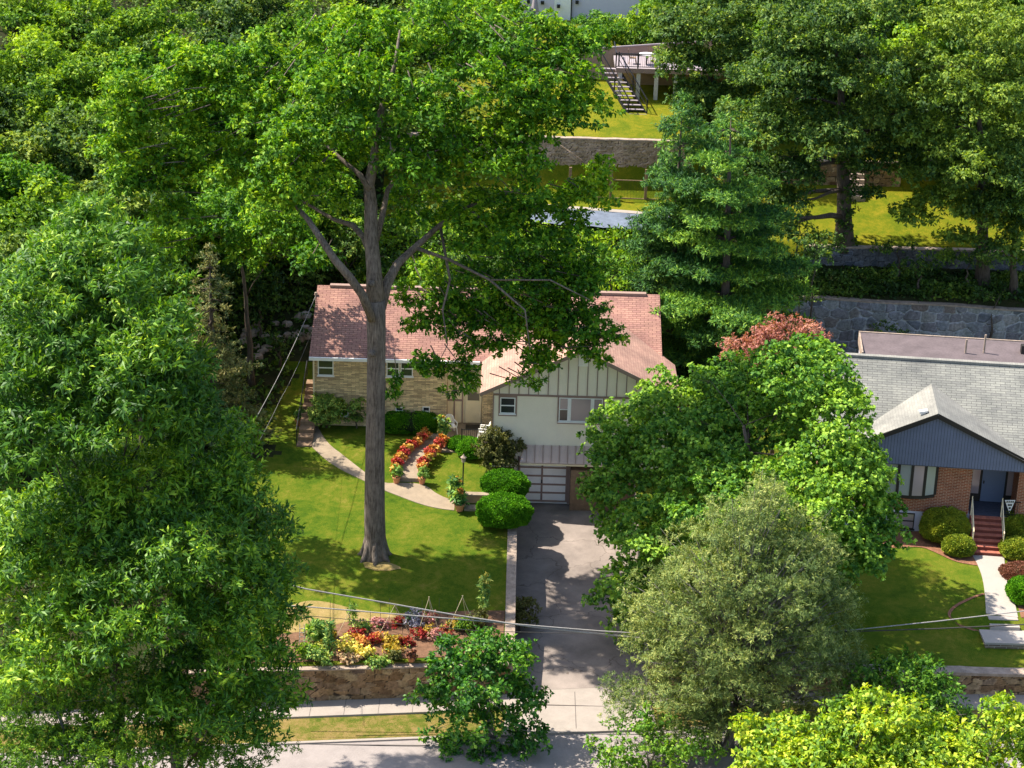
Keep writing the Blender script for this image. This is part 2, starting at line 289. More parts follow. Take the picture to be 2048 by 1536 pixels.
# ------------------------------------------------------------ object helpers
def tag(o, label=None, cat=None, group=None, kind=None):
    if label: o['label'] = label
    if cat: o['category'] = cat
    if group: o['group'] = group
    if kind: o['kind'] = kind
    return o
def empty(name, loc, label, cat, group=None, rz=0):
    o = bpy.data.objects.new(name, None); COL.objects.link(o); o.location = loc; o.rotation_euler = (0, 0, rz)
    o.empty_display_size = .3
    return tag(o, label, cat, group)
def link(name, me, mat, parent=None, world=True):
    o = bpy.data.objects.new(name, me); COL.objects.link(o)
    for m in (mat if isinstance(mat, (list, tuple)) else [mat]): me.materials.append(m)
    if parent: o.parent = parent
    return o
def root_off(parent):
    v = Vector((0, 0, 0)); p = parent
    while p: v += p.location; p = p.parent
    return v
class MB:
    def __init__(s): s.v = []; s.f = []; s.mi = []; s.smooth = False
    def add(s, vs, fs, mi=0):
        b = len(s.v); s.v += [tuple(v) for v in vs]; s.f += [tuple(b + i for i in f) for f in fs]; s.mi += [mi] * len(fs); return s
    def box(s, x0, x1, y0, y1, z0, z1, mi=0):
        vs = [(x, y, z) for z in (z0, z1) for y in (y0, y1) for x in (x0, x1)]
        return s.add(vs, [(0, 2, 3, 1), (4, 5, 7, 6), (0, 1, 5, 4), (2, 6, 7, 3), (0, 4, 6, 2), (1, 3, 7, 5)], mi)
    def bar(s, a, b, w, h=None, up=Vector((0, 0, 1)), mi=0):
        a = Vector(a); b = Vector(b); h = h or w; d = (b - a).normalized()
        if abs(d.dot(up)) > .99: up = Vector((0, 1, 0))
        sx = d.cross(up).normalized() * (w / 2); sy = sx.cross(d).normalized() * (h / 2)
        vs = [p + i * sx + j * sy for p in (a, b) for i, j in ((-1, -1), (1, -1), (1, 1), (-1, 1))]
        return s.add(vs, [(0, 1, 2, 3), (7, 6, 5, 4), (0, 4, 5, 1), (1, 5, 6, 2), (2, 6, 7, 3), (3, 7, 4, 0)], mi)
    def tube(s, pts, rad, n=8, mi=0, lump=0):
        pts = [Vector(p) for p in pts]; rad = list(rad) if isinstance(rad, (list, tuple)) else [rad] * len(pts)
        vs = []; ref = Vector((1, 0.13, 0.07))
        for i, p in enumerate(pts):
            d = (pts[min(i + 1, len(pts) - 1)] - pts[max(i - 1, 0)]).normalized()
            a = d.cross(ref)
            if a.length < .1: a = d.cross(Vector((0, 1, 0)))
            a.normalize(); b = d.cross(a)
            for k in range(n):
                t = 2 * pi * k / n; r = rad[i] * (1 + (random.uniform(-lump, lump) if lump else 0)); vs.append(p + (a * cos(t) + b * sin(t)) * r)
        fs = [(i * n + k, i * n + (k + 1) % n, (i + 1) * n + (k + 1) % n, (i + 1) * n + k) for i in range(len(pts) - 1) for k in range(n)]
        fs += [tuple(range(n - 1, -1, -1)), tuple((len(pts) - 1) * n + k for k in range(n))]
        return s.add(vs, fs, mi)
    def lathe(s, c, prof, n=14, mi=0, cap=True):
        vs = [(c[0] + r * cos(2 * pi * k / n), c[1] + r * sin(2 * pi * k / n), c[2] + z) for r, z in prof for k in range(n)]
        fs = [(i * n + k, i * n + (k + 1) % n, (i + 1) * n + (k + 1) % n, (i + 1) * n + k) for i in range(len(prof) - 1) for k in range(n)]
        if cap: fs += [tuple(range(n - 1, -1, -1)), tuple((len(prof) - 1) * n + k for k in range(n))]
        return s.add(vs, fs, mi)
    def prism(s, poly, y0, y1, mi=0):   # poly in (x,z), extruded along y
        n = len(poly); vs = [(x, y0, z) for x, z in poly] + [(x, y1, z) for x, z in poly]
        return s.add(vs, [tuple(range(n)), tuple(range(2 * n - 1, n - 1, -1))] + [((i + 1) % n, i, n + i, n + (i + 1) % n) for i in range(n)], mi)
    def slab(s, poly, th, mi=0):   # 3D polygon given thickness downwards along its normal
        poly = [Vector(p) for p in poly]; nrm = (poly[1] - poly[0]).cross(poly[2] - poly[0]).normalized()
        if nrm.z < 0: poly.reverse(); nrm = -nrm
        n = len(poly); vs = poly + [p - nrm * th for p in poly]
        return s.add(vs, [tuple(range(n)), tuple(range(2 * n - 1, n - 1, -1))] + [((i + 1) % n, i, n + i, n + (i + 1) % n) for i in range(n)], mi)
    def build(s, name, mat, parent=None, world=True, smooth=False):
        off = root_off(parent) if world else Vector((0, 0, 0))
        me = bpy.data.meshes.new(name); me.from_pydata([(v[0] - off.x, v[1] - off.y, v[2] - off.z) for v in s.v], [], s.f); me.validate()
        o = link(name, me, mat, parent)
        if isinstance(mat, (list, tuple)): me.polygons.foreach_set('material_index', s.mi[:len(me.polygons)])
        if smooth or s.smooth: me.polygons.foreach_set('use_smooth', [True] * len(me.polygons))
        return o
def struct(o): o['kind'] = 'structure'; return o

# ------------------------------------------------------------ leaves
def unit(a): return a / np.maximum(np.linalg.norm(a, axis=1, keepdims=True), 1e-9)
def leaf_mesh(name, base, d, n, L, Wd, tint, fold=.18, bend=.15):
    N = len(base); s = unit(np.cross(n, d)); up = unit(np.cross(d, s))
    up = np.where((up[:, 2:3] < 0), -up, up)
    L = L[:, None]; Wd = Wd[:, None]
    v = np.empty((N, 4, 3), np.float32)
    v[:, 0] = base; mid = base + d * L * .5 + up * L * bend * .4
    v[:, 1] = mid + s * Wd * .5 + up * Wd * fold; v[:, 3] = mid - s * Wd * .5 + up * Wd * fold
    v[:, 2] = base + d * L - up * L * bend
    me = bpy.data.meshes.new(name); me.vertices.add(4 * N); me.vertices.foreach_set('co', v.reshape(-1))
    me.loops.add(4 * N); me.loops.foreach_set('vertex_index', np.arange(4 * N, dtype=np.int32))
    me.polygons.add(N); me.polygons.foreach_set('loop_start', np.arange(0, 4 * N, 4, dtype=np.int32))
    at = me.attributes.new('tint', 'FLOAT', 'FACE'); at.data.foreach_set('value', tint.astype(np.float32))
    me.update(); return me
def sph(n, zmin=-.35):
    z = rng.uniform(zmin, 1, n); t = rng.uniform(0, 2 * pi, n); r = np.sqrt(1 - z * z)
    return np.stack([r * np.cos(t), r * np.sin(t), z], 1)
def rnd(n): return rng.normal(size=(n, 3))
NLEAF = [0]
def foliage(name, puffs, mat, parent, dens=9, k=5, L=.2, Wr=.45, sub=.5, subd=5.5, droop=.25, zmin=-.15, spread=.9, flat=1.0, world=True, holes=.18, upn=.7, fill=.0):
    """puffs: (x,y,z,r) clumps; each is broken into smaller sprays, each spray into twigs, each twig into k leaves"""
    P = np.array([p[:4] for p in puffs], float)
    pt = np.array([p[4] if len(p) > 4 else rng.uniform(-.16, .16) for p in puffs])
    C = []; R = []; TT = []; PD = []
    for (x, y, z, r), tt in zip(P, pt):
        m = max(4, int(subd * r * r / (sub * sub * 1.2)))
        d = sph(m, zmin); rr = r * rng.uniform(.55, 1.03, (m, 1))
        c = np.array([x, y, z]) + d * rr * np.array([1, 1, flat])
        keep = rng.random(m) > holes
        C.append(c[keep]); PD.append(d[keep]); R.append(rng.uniform(.6, 1.25, keep.sum()) * sub * min(1, .45 + .4 * r)); TT.append(tt + rng.uniform(-.13, .13, keep.sum()))
    C = np.concatenate(C); R = np.concatenate(R); TT = np.concatenate(TT); PD = np.concatenate(PD)
    nt = np.maximum(3, (dens * 8 * R * R).astype(int)); idx = np.repeat(np.arange(len(C)), nt); n = len(idx)
    o = sph(n, -.55); tips = C[idx] + o * (R[idx] * rng.uniform(.55, 1.05, n))[:, None] * np.array([1, 1, flat * .9])
    ii = np.repeat(np.arange(n), k); m = len(ii)
    d = unit(o[ii] * .7 + rnd(m) * spread * .6 + np.array([0, 0, -droop]))
    nn = unit(PD[idx][ii] * .75 + o[ii] * .5 + rnd(m) * .3 + np.array([0, 0, upn * .6]))
    Ls = L * rng.uniform(.65, 1.3, m); base = tips[ii] + rnd(m) * L * .18
    tint = np.clip(.5 + TT[idx][ii] + rng.normal(0, .17, m), 0.02, .98)
    off = np.array(root_off(parent)) if (parent and world) else 0
    me = leaf_mesh(name, base - off, d, nn, Ls, Ls * Wr * rng.uniform(.8, 1.2, m), tint)
    NLEAF[0] += m
    return link(name, me, mat, parent)
def env(c, r, n, pr=(1.0, 1.9), zmin=-.35, inner=.62, seed=None, lump=.2):
    """clump centres spread over an uneven ellipsoid"""
    out = []; tries = 0
    cx, cy, cz = c; ph = rng.uniform(0, 6.28, 6)
    while len(out) < n and tries < n * 60:
        tries += 1
        z = rng.uniform(zmin, 1); t = rng.uniform(0, 2 * pi); q = sqrt(max(0, 1 - z * z)); pr_ = rng.uniform(*pr)
        l = 1 + lump * (sin(3 * t + ph[0]) * .5 + sin(5 * t + ph[1] + 4 * z) * .3 + sin(7 * z + ph[2] + 2 * t) * .35)
        s = rng.uniform(inner, 1.0) * l
        p = (cx + (r[0] - pr_ * .6) * q * cos(t) * s, cy + (r[1] - pr_ * .6) * q * sin(t) * s, cz + (r[2] - pr_ * .6) * z * s, pr_)
        if all((p[0] - a[0]) ** 2 + (p[1] - a[1]) ** 2 + (p[2] - a[2]) ** 2 > (.56 * (pr_ + a[3])) ** 2 for a in out): out.append(p)
    return out
def limbs(mb, base, top, r0, puffs, nl, trunk_pts=None, twist=.3, rl=.5, dead=0):
    """tapered trunk and limbs reaching into the clumps"""
    base = Vector(base); top = Vector(top)
    if trunk_pts is None:
        N = 7; trunk_pts = [base.lerp(top, i / N) + Vector((random.uniform(-1, 1), random.uniform(-1, 1), 0)) * twist * (i / N) for i in range(N + 1)]
        trunk_pts[0] = base - Vector((0, 0, .4))
    n = len(trunk_pts); rads = [r0 * (1.35 if i == 0 else 1.0) * (1 - .82 * i / (n - 1)) for i in range(n)]
    mb.tube(trunk_pts, rads, 12, lump=.05)
    ps = list(puffs); random.shuffle(ps)
    for p in ps[:nl]:
        e = Vector(p[:3]); 
        # leave the trunk somewhat below the clump
        cand = [(i, q) for i, q in enumerate(trunk_pts) if q.z < e.z + .5 and i > 0] or [(1, trunk_pts[1])]
        i, q = min(cand, key=lambda c: (e - c[1]).length + random.uniform(0, 2) - .0 * c[1].z)
        mid = q.lerp(e, .5) + Vector((random.uniform(-.5, .5), random.uniform(-.5, .5), random.uniform(-.1, .6)))
        r = rads[i] * rl * random.uniform(.5, .9)
        a = q; pts = [a, a.lerp(mid, .5) + Vector((0, 0, .12)), mid, mid.lerp(e, .5) + Vector((random.uniform(-.3, .3), 0, random.uniform(-.1, .3))), e]
        mb.tube(pts, [r, r * .8, r * .6, r * .38, r * .15], 6)
        for _ in range(3):
            f = e + Vector((random.uniform(-1, 1), random.uniform(-1, 1), random.uniform(-.3, .9))) * p[3] * .9
            s = pts[2].lerp(pts[4], random.uniform(0, .8)); mb.tube([s, s.lerp(f, .5) + Vector((0, 0, .1)), f], [r * .3, r * .2, .012], 4)
    return rads
def tree(name, label, cat, base, top, r0, puffs, leaf, bark, group=None, nl=18, trunk_pts=None, **kw):
    base = Vector(base); root = empty(name, base, label, cat, group)
    mb = MB(); limbs(mb, base, top, r0, puffs, nl, trunk_pts); mb.build('trunk', bark, root, smooth=True)
    foliage('crown', puffs, leaf, root, **kw)
    return root
def copy_tree(o, parent=None):
    c = o.copy(); COL.objects.link(c); c.parent = parent
    for ch in list(o.children): copy_tree(ch, c)
    return c

# ============================================================ GROUND
def shear(x, v):
    w = 1 - sstep(v, -16.6, -12.0); sx = np.where(x < 8, .112 * x, .9)
    return v + sx * w
def axis(segs, brk):
    a = []
    for lo, hi, st in segs: a += list(np.arange(lo, hi, st))
    a.append(segs[-1][1]); a = [q for q in a if all(abs(q - b) > .06 for b in brk)]
    for b in brk: a += [b - .006, b + .006]
    return np.array(sorted(a))
XS = axis([(-130, -30, 4), (-30, 34, .4), (34, 130.1, 4)], [.22, 6.5])
VS = axis([(-70, -25, 4), (-25, 34, .4), (34, 60, 1), (60, 240, 6)], [-17.12, .35, 33.0, 17.47, 21.37, 29.1])
gx, gv = np.meshgrid(XS, VS); gy = shear(gx, gv); gz = H(gx, gy)
gz = gz + np.where(gy > 60, np.sin(gx * .11) * 1.0, 0)
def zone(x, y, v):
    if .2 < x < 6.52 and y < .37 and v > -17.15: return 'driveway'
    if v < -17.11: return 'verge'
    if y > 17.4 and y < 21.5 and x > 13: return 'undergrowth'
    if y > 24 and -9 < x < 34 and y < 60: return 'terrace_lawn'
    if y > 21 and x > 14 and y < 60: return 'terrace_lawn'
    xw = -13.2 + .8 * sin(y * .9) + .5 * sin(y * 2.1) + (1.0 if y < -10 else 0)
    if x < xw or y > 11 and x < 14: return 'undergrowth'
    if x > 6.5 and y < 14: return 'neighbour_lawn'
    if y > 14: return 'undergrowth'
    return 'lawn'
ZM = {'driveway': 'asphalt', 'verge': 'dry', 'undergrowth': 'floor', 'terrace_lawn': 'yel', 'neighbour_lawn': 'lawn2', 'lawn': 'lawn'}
zf = {k: [] for k in ZM}
for j in range(len(VS) - 1):
    vc = (VS[j] + VS[j + 1]) / 2
    for i in range(len(XS) - 1):
        a = j * len(XS) + i; zf[zone((XS[i] + XS[i + 1]) / 2, float(gy[j, i] + gy[j + 1, i]) / 2, vc)].append((a, a + 1, a + 1 + len(XS), a + len(XS)))
P3 = np.stack([gx, gy, gz], 2).reshape(-1, 3)
for k, fs in zf.items():
    fa = np.array(fs); u, inv = np.unique(fa, return_inverse=True)
    me = bpy.data.meshes.new(k); me.from_pydata(P3[u].tolist(), [], inv.reshape(fa.shape).tolist()); me.update()
    me.polygons.foreach_set('use_smooth', [True] * len(me.polygons)) if k != 'driveway' else None
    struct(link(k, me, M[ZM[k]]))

def poly_pts(pts, n):
    pts = [Vector(p) for p in pts]; L = [0]
    for a, b in zip(pts, pts[1:]): L.append(L[-1] + (b - a).length)
    out = []
    for i in range(n + 1):
        s = L[-1] * i / n; k = max(j for j in range(len(L)) if L[j] <= s + 1e-9); k = min(k, len(pts) - 2)
        out.append(pts[k].lerp(pts[k + 1], (s - L[k]) / max(1e-9, L[k + 1] - L[k])))
    return out
def smooth(pts, it=2):
    pts = [Vector(p) for p in pts]
    for _ in range(it):
        q = [pts[0]]
        for a, b in zip(pts, pts[1:]): q += [a.lerp(b, .25), a.lerp(b, .75)]
        q.append(pts[-1]); pts = q
    return pts
def ribbon(name, A, B, mat, dz=.03, n=50, m=6, zf=None, skirt=.0, parent=None, kind='structure'):
    A = poly_pts(A, n); B = poly_pts(B, n); vs = []; fs = []
    for i in range(n + 1):
        for j in range(m + 1):
            p = A[i].lerp(B[i], j / m); z = (float(H(p.x, p.y)) if zf is None else zf(p.x, p.y)) + dz; vs.append((p.x, p.y, z))
    for i in range(n):
        for j in range(m): a = i * (m + 1) + j; fs.append((a, a + 1, a + m + 2, a + m + 1))
    if skirt:
        # side skirts so that the sheet reads as a slab
        for j in (0, m):
            b = len(vs); vs += [(vs[i * (m + 1) + j][0], vs[i * (m + 1) + j][1], vs[i * (m + 1) + j][2] - skirt) for i in range(n + 1)]
            fs += [(i * (m + 1) + j, (i + 1) * (m + 1) + j, b + i + 1, b + i) for i in range(n)]
    mb = MB().add(vs, fs); o = mb.build(name, mat, parent)
    if kind: o['kind'] = kind
    return o
TP = lambda pts: [T(*p) for p in pts]
Z3 = lambda pts: [(580 + x / 4.096, 800 + y / 4.096) for x, y in pts]
# curved side path and the entry walk
curveL = smooth(TP(Z3([(50, 190), (75, 235), (130, 330), (220, 430), (330, 520), (450, 590), (610, 665), (700, 712), (790, 750), (900, 792), (1050, 850), (1200, 890), (1345, 907)])))
curveU = smooth(TP(Z3([(215, 190), (235, 235), (275, 310), (345, 390), (440, 460), (530, 530), (620, 600), (700, 645), (785, 688), (890, 680), (1105, 690), (1200, 775), (1350, 832)])))
ribbon('footpath', curveL, curveU, M['pathc'], .03, 70, 8, skirt=.08)
ribbon('entry_walk', smooth(TP(Z3([(895, 652), (905, 560), (960, 470), (1050, 380), (1130, 300), (1200, 262)]))), smooth(TP(Z3([(1060, 655), (1045, 560), (1090, 480), (1165, 400), (1235, 320), (1300, 270)]))), M['pathc'], .16, 40, 6, skirt=.2)
# pavement, kerb and street
def yline(off, x0=-60, x1=60):
    return [Vector((x, float(ywall(x)) + off, 0)) for x in np.linspace(x0, x1, 60)]
zs = lambda x, y: float(zstreet(x))
ribbon('pavement', yline(-.02), yline(-1.35), M['concrete'], .03, 90, 2, zs, skirt=.1)
ribbon('kerb', yline(-3.42), yline(-3.58), M['concrete'], .02, 90, 1, zs, skirt=.2)
ribbon('street', yline(-3.55), yline(-11.8), M['street'], -.05, 90, 4, zs)
drv = lambda x, y: float(zstreet(x)) + (0.0 if y > ywall(x) - 2.6 else -.05 * float(ywall(x) - 2.6 - y))
ribbon('driveway_apron', [Vector((.3, -17.05 - .1, 0)), Vector((.0, -20.98, 0))], [Vector((6.4, -16.45, 0)), Vector((6.8, -20.2, 0))], M['concrete'], .045, 10, 6, lambda x, y: float(zstreet(x)))
mb = MB()
for off in np.arange(-40, 60, 1.5):
    y = float(ywall(off)); z = float(zstreet(off)) + .034
    mb.box(off - .01, off + .01, y - 1.34, y - .03, z, z + .002)
for y0 in (-18.35,): mb.box(.3, 6.5, y0 - .01, y0 + .01, -1.60, float(zstreet(3)) + .05 + .02)
mb.box(3.2, 3.23, -20.3, -17.1, -1.62, float(zstreet(3)) + .052)
struct(mb.build('pavement_joints', M['darkjoint']))
# dry grass, garden soil, mulch
ribbon('garden_soil', smooth(TP([(560, 1268), (640, 1262), (700, 1240), (850, 1232), (920, 1222), (1010, 1222)])), [Vector((-11.5, ywall(-11.5) + .5, 0)), Vector((-.1, ywall(-.1) + .5, 0))], M['soil'], .03, 40, 8)
ribbon('dry_grass', smooth(TP([(540, 1240), (590, 1205), (640, 1200), (720, 1222), (800, 1228), (880, 1226), (960, 1222)])), smooth(TP([(540, 1245), (600, 1275), (640, 1272), (720, 1255), (800, 1242), (880, 1234), (960, 1223)])), M['drygrass'], .02, 30, 5)
ribbon('tree_base_soil', TP([(726, 1126), (750, 1122), (780, 1126), (800, 1134)]), TP([(730, 1136), (750, 1142), (780, 1142), (802, 1138)]), M['drygrass'], .025, 16, 4)

# ============================================================ GARDEN WALLS
def rough_face(A, B, d, nr, th, zt, zb, mat, root, stone):
    """the wall body; both long faces carry real projecting stones with sunk joints"""
    sw, sh, dep = stone; Ln = (B - A).length; ns = min(520, max(2, int(Ln / .09))); zmin = min(zb(*A.lerp(B, t).to_2d()) for t in np.linspace(0, 1, 20)) - .3; zmax = max(zt(*A.lerp(B, t).to_2d()) for t in np.linspace(0, 1, 60))
    nz = max(3, int((zmax - zmin) / .07)); S = np.linspace(0, Ln, ns + 1); K = np.linspace(0, 1, nz + 1); seed = rng.random((400, 60, 4)); vs = []; tint = []
    X = A.x + d.x * S; Y = A.y + d.y * S; top = np.array([zt(x, y) for x, y in zip(X, Y)]); bot = np.array([zb(x, y) - .3 for x, y in zip(X, Y)])
    Zg = bot[:, None] + (top - bot)[:, None] * K[None, :]; U = (S / sw)[:, None] + 0 * Zg; W_ = (Zg - zmin) / sh
    def face(side):
        iu = np.floor(U).astype(int); iw = np.floor(W_).astype(int); f1 = np.full(U.shape, 9.); f2 = np.full(U.shape, 9.); tt = np.zeros(U.shape); pr = np.zeros(U.shape)
        for a in (-1, 0, 1):
            for b in (-1, 0, 1):
                cu = iu + a; cw = iw + b; q = seed[cu % 400, cw % 60]; dx = cu + .5 * (cw % 2) + .1 + .8 * q[..., 0] - U; dz = cw + .15 + .7 * q[..., 1] - W_; D = np.maximum(np.abs(dx), np.abs(dz)) * .55 + np.sqrt(dx * dx + dz * dz) * .45
                m = D < f1; f2 = np.where(m, f1, np.minimum(f2, D)); tt = np.where(m, q[..., 2], tt); pr = np.where(m, q[..., 3], pr); f1 = np.where(m, D, f1)
        e = np.clip((f2 - f1) / .16, 0, 1); return e, tt, e ** .6 * dep * (.45 + .75 * pr) + rng.normal(0, .004, U.shape)
    V_ = []; T_ = []; E_ = []; F = []
    for side in (0, 1):
        e, tt, o = face(side); sg = -1 if side == 0 else 1; b0 = side * (ns + 1) * (nz + 1); base = 0 if side == 0 else th
        P = np.stack([X[:, None] + nr.x * (base + sg * (o - dep * .6)), Y[:, None] + nr.y * (base + sg * (o - dep * .6)), Zg], 2).reshape(-1, 3); V_.append(P); T_.append(tt.ravel()); E_.append(e.ravel())
        for i in range(ns):
            for j in range(nz):
                a = b0 + i * (nz + 1) + j; q = (a, a + nz + 1, a + nz + 2, a + 1); F.append(q if side == 0 else q[::-1])
    M1 = (ns + 1) * (nz + 1)
    for i in range(ns): a = i * (nz + 1) + nz; F.append((a, a + nz + 1, M1 + a + nz + 1, M1 + a))
    for j in range(nz):
        F.append((j, j + 1, M1 + j + 1, M1 + j)); a = ns * (nz + 1) + j; F.append((a + 1, a, M1 + a, M1 + a + 1))
    me = bpy.data.meshes.new('stonework'); off = np.array(root_off(root)); me.from_pydata((np.concatenate(V_) - off).tolist(), [], F); me.update()
    for nm, arr in (('tint', T_), ('edge', E_)): at = me.attributes.new(nm, 'FLOAT', 'POINT'); at.data.foreach_set('value', np.concatenate(arr).astype(np.float32))
    link('stonework', me, mat, root)
def wall_thing(name, label, cat, A, B, th, mat, capmat=None, cap=.12, zt=None, zb=None, n=24, over=.05, group=None, stone=(.5, .32, .05)):
    """a wall following A->B (xy), top height function zt, bottom zb, with a slightly uneven coping"""
    A = Vector(A); B = Vector(B); root = empty(name, (A.x, A.y, zb(A.x, A.y)), label, cat, group)
    d = (B - A); d.z = 0; d.normalize(); nr = Vector((-d.y, d.x, 0))
    mb = MB(); cb = MB(); vs = []; cs = []
    for i in range(n + 1):
        p = A.lerp(B, i / n); t = zt(p.x, p.y); b = zb(p.x, p.y) - .3
        for q, z in ((p, b), (p, t), (p + nr * th, t), (p + nr * th, b)):
            j = nr * random.uniform(-.03, .03) if z == t else Vector((0, 0, 0)); vs.append((q.x + j.x, q.y + j.y, z))
        a = p - nr * over; c = p + nr * (th + over); e = random.uniform(-.015, .02)
        cs += [(a.x, a.y, t - .002), (a.x, a.y, t + cap + e), (c.x, c.y, t + cap + e), (c.x, c.y, t - .002)]
    fs = [(i * 4 + k, i * 4 + (k + 1) % 4, i * 4 + 4 + (k + 1) % 4, i * 4 + 4 + k) for i in range(n) for k in range(4)] + [(0, 3, 2, 1), (n * 4, n * 4 + 1, n * 4 + 2, n * 4 + 3)]
    mb.add(vs, fs).build('stonework_core', mat, root) if False else None
    rough_face(A, B, d, nr, th, zt, zb, mat, root, stone)
    if capmat: cb.add(cs, fs).build('coping', capmat, root)
    return root
hz = lambda x, y: float(H(x, y))
wall_thing('garden_wall', 'brown fieldstone retaining wall below the flower garden, beside the pavement', 'retaining wall', (-14, ywall(-14) - .02, 0), (.2, ywall(.2) - .02, 0), .42, M['stone_front'], M['capstone'], .06,
           lambda x, y: -.17 + .012 * (x + 8) * 0, lambda x, y: float(zstreet(x)))
wall_thing('garden_wall', 'stone retaining wall with pale flat coping along the neighbouring lawn', 'retaining wall', (6.52, ywall(6.52) - .02, 0), (45, ywall(45) - .02, 0), .5, M['stone_front'], M['capstone'], .14,
           lambda x, y: -.44, lambda x, y: float(zstreet(x)), n=60, over=.06)
wall_thing('driveway_wall', 'long low concrete-capped wall between the lawn and the driveway', 'retaining wall', (.4, -16.9, 0), (.4, -5.3, 0), .36, M['capstone'], M['capstone'], .06,
           lambda x, y: float(interp(y, YL)) + .05, lambda x, y: float(interp(y, [(-17.5, -1.6), (-9, -.95), (-1, -.03), (0, 0)])))
wall_thing('retaining_wall', 'tall grey fieldstone wall behind the grey-roofed house', 'retaining wall', (15.5, 17.3, 0), (46, 17.3, 0), .45, M['stone_grey'], M['capstone'], .08,
           lambda x, y: 5.98 + .03 * sin(x * .8) - (.03 * (x - 16)), lambda x, y: 2.6, n=50, stone=(.85, .6, .09))
wall_thing('retaining_wall', 'dark ivy-edged granite wall of the upper terrace beneath the trees', 'retaining wall', (17.6, 21.2, 0), (46, 21.2, 0), .4, M['stone_dark'], M['capstone'], .08,
           lambda x, y: 7.95, lambda x, y: 6.5, n=40)
wall_thing('retaining_wall', 'tan split-face block wall with pale coping under the upper lawn', 'retaining wall', (-9, 32.85, 0), (11.5, 32.85, 0), .35, M['blockw'], M['capstone'], .1,
           lambda x, y: 11.3, lambda x, y: 9.0, stone=(.42, .2, .07))
wall_thing('retaining_wall', 'low sunlit stone terrace wall behind the ivy-covered trunk', 'retaining wall', (13.2, 28.95, 0), (24.5, 28.95, 0), .35, M['stone_front'], M['capstone'], .06,
           lambda x, y: 11.3, lambda x, y: 9.7)
# ============================================================ HOUSES
def part(mb, name, mat, parent, label=None, **k):
    o = mb.build(name, mat, parent, **k)
    if label: o['label'] = label
    return o
def window(parent, x0, x1, z0, z1, y, frame, glass, trim=None, tw=.07, sash=True, mull=(), name='window', label=None, glass2=None, world=True):
    mb = MB(); f = .05
    if trim is not None: pass
    mb.box(x0, x1, y - .04, y + .02, z1 - f, z1); mb.box(x0, x1, y - .04, y + .02, z0, z0 + f)
    mb.box(x0, x0 + f, y - .04, y + .02, z0 + f, z1 - f); mb.box(x1 - f, x1, y - .04, y + .02, z0 + f, z1 - f)
    if sash: zm = (z0 + z1) / 2; mb.box(x0 + f, x1 - f, y - .045, y + .02, zm - .03, zm + .03)
    for a, b in mull: mb.box(a, b, y - .05, y + .02, z0 + f, z1 - f)
    mb.box(x0 - .05, x1 + .05, y - .1, y + .01, z0 - .06, z0 - .002)
    w = mb.build(name, frame, parent, world=world)
    if label: w['label'] = label
    g = MB().box(x0 + f, x1 - f, y - .022, y - .012, z0 + f, z1 - f)
    off = root_off(w); p = g.build('pane', glass, w, world=world)
    if trim is not None:
        t = MB(); a = tw
        t.box(x0 - a, x1 + a, y - .03, y - .002, z1 + .002, z1 + a); t.box(x0 - a, x1 + a, y - .03, y - .002, z0 - a - .06, z0 - .062)
        t.box(x0 - a, x0 - .002, y - .03, y - .002, z0 - .06, z1); t.box(x1 + .002, x1 + a, y - .03, y - .002, z0 - .06, z1); t.build('casing', trim, w, world=world)
    return w
ZE = 6.28; YE = 4.1; YR_ = 8.9; ZR = 8.73; YW = 4.55
house = empty('split_level_house', (-1.5, 4.55, 1.9), 'tan brick and cream split-level house with red shingle roof and garage', 'house')
xL = V(626, 790, YW).x; xB = V(894, 790, YW).x; xW = V(986, 830, 0).x; xWr = 8.15; xRp = 3.53
mb = MB(); mb.box(xL, xB, YW, 13.3, 1.2, 6.18); part(mb, 'brick_wall', M['tanbrick'], house)
mb = MB(); mb.box(xL + .01, 7.65, 5.5, 13.29, 1.2, 6.16); mb.prism([(9.0, 0)] * 0 or [(0, 0), (1, 0), (0, 1)], 0, .001) if False else None
for x in (xL + .02, 7.6):
    vs = [(x, 4.5, 6.1), (x, 13.3, 6.1), (x, 8.9, 8.6), (x + .1, 4.5, 6.1), (x + .1, 13.3, 6.1), (x + .1, 8.9, 8.6)]
    mb.add(vs, [(0, 1, 2), (5, 4, 3), (0, 3, 4, 1), (1, 4, 5, 2), (2, 5, 3, 0)])
part(mb, 'rear_wall', M['wingwall'], house)
# entry wall, recessed
mb = MB(); mb.box(xB + .002, xW, 5.15, 5.49, 1.2, 6.16); part(mb, 'entry_wall', M['cream'], house)
mb = MB()
for px in (894, 909, 925):
    x = V(px, 800, 5.15).x; mb.box(x - .035, x + .035, 5.11, 5.148, 2.25, 5.6)
zA = V(910, 800, 5.15).z; mb.box(xB, V(925, 800, 5.15).x, 5.105, 5.147, zA - .05, zA + .05); mb.box(xB, xW, 5.10, 5.146, 5.55, 5.65)
x1 = V(928, 800, 5.15).x; part(mb, 'entry_trim', M['wingtrim'], house)
mb = MB(); xd0, xd1 = V(931, 800, 5.15).x, V(963, 800, 5.15).x; zd1 = V(940, 762, 5.15).z
mb.box(xd0, xd1, 5.06, 5.14, 2.38, zd1); d = part(mb, 'front_door', M['cream'], house)
mb = MB(); zs0, zs1 = V(940, 800, 5.1).z, V(940, 768, 5.1).z; mb.box(xd0 + .12, xd1 - .12, 5.04, 5.058, zs0, zs1); part(mb, 'door_glass', M['screen'], d)
mb = MB(); mb.box(xd0 + .3, xd0 + .5, 5.02, 5.038, zs1 - .45, zs1 - .12); mb.box(xd0 + .62, xd0 + .8, 5.02, 5.038, zs1 - .5, zs1 - .15); part(mb, 'door_pictures', M['cream'], d)
mb = MB(); mb.box(xd1 + .05, xW - .0, 4.9, 5.148, 2.2, 4.9); part(mb, 'brick_pier', M['tanbrick'], house)
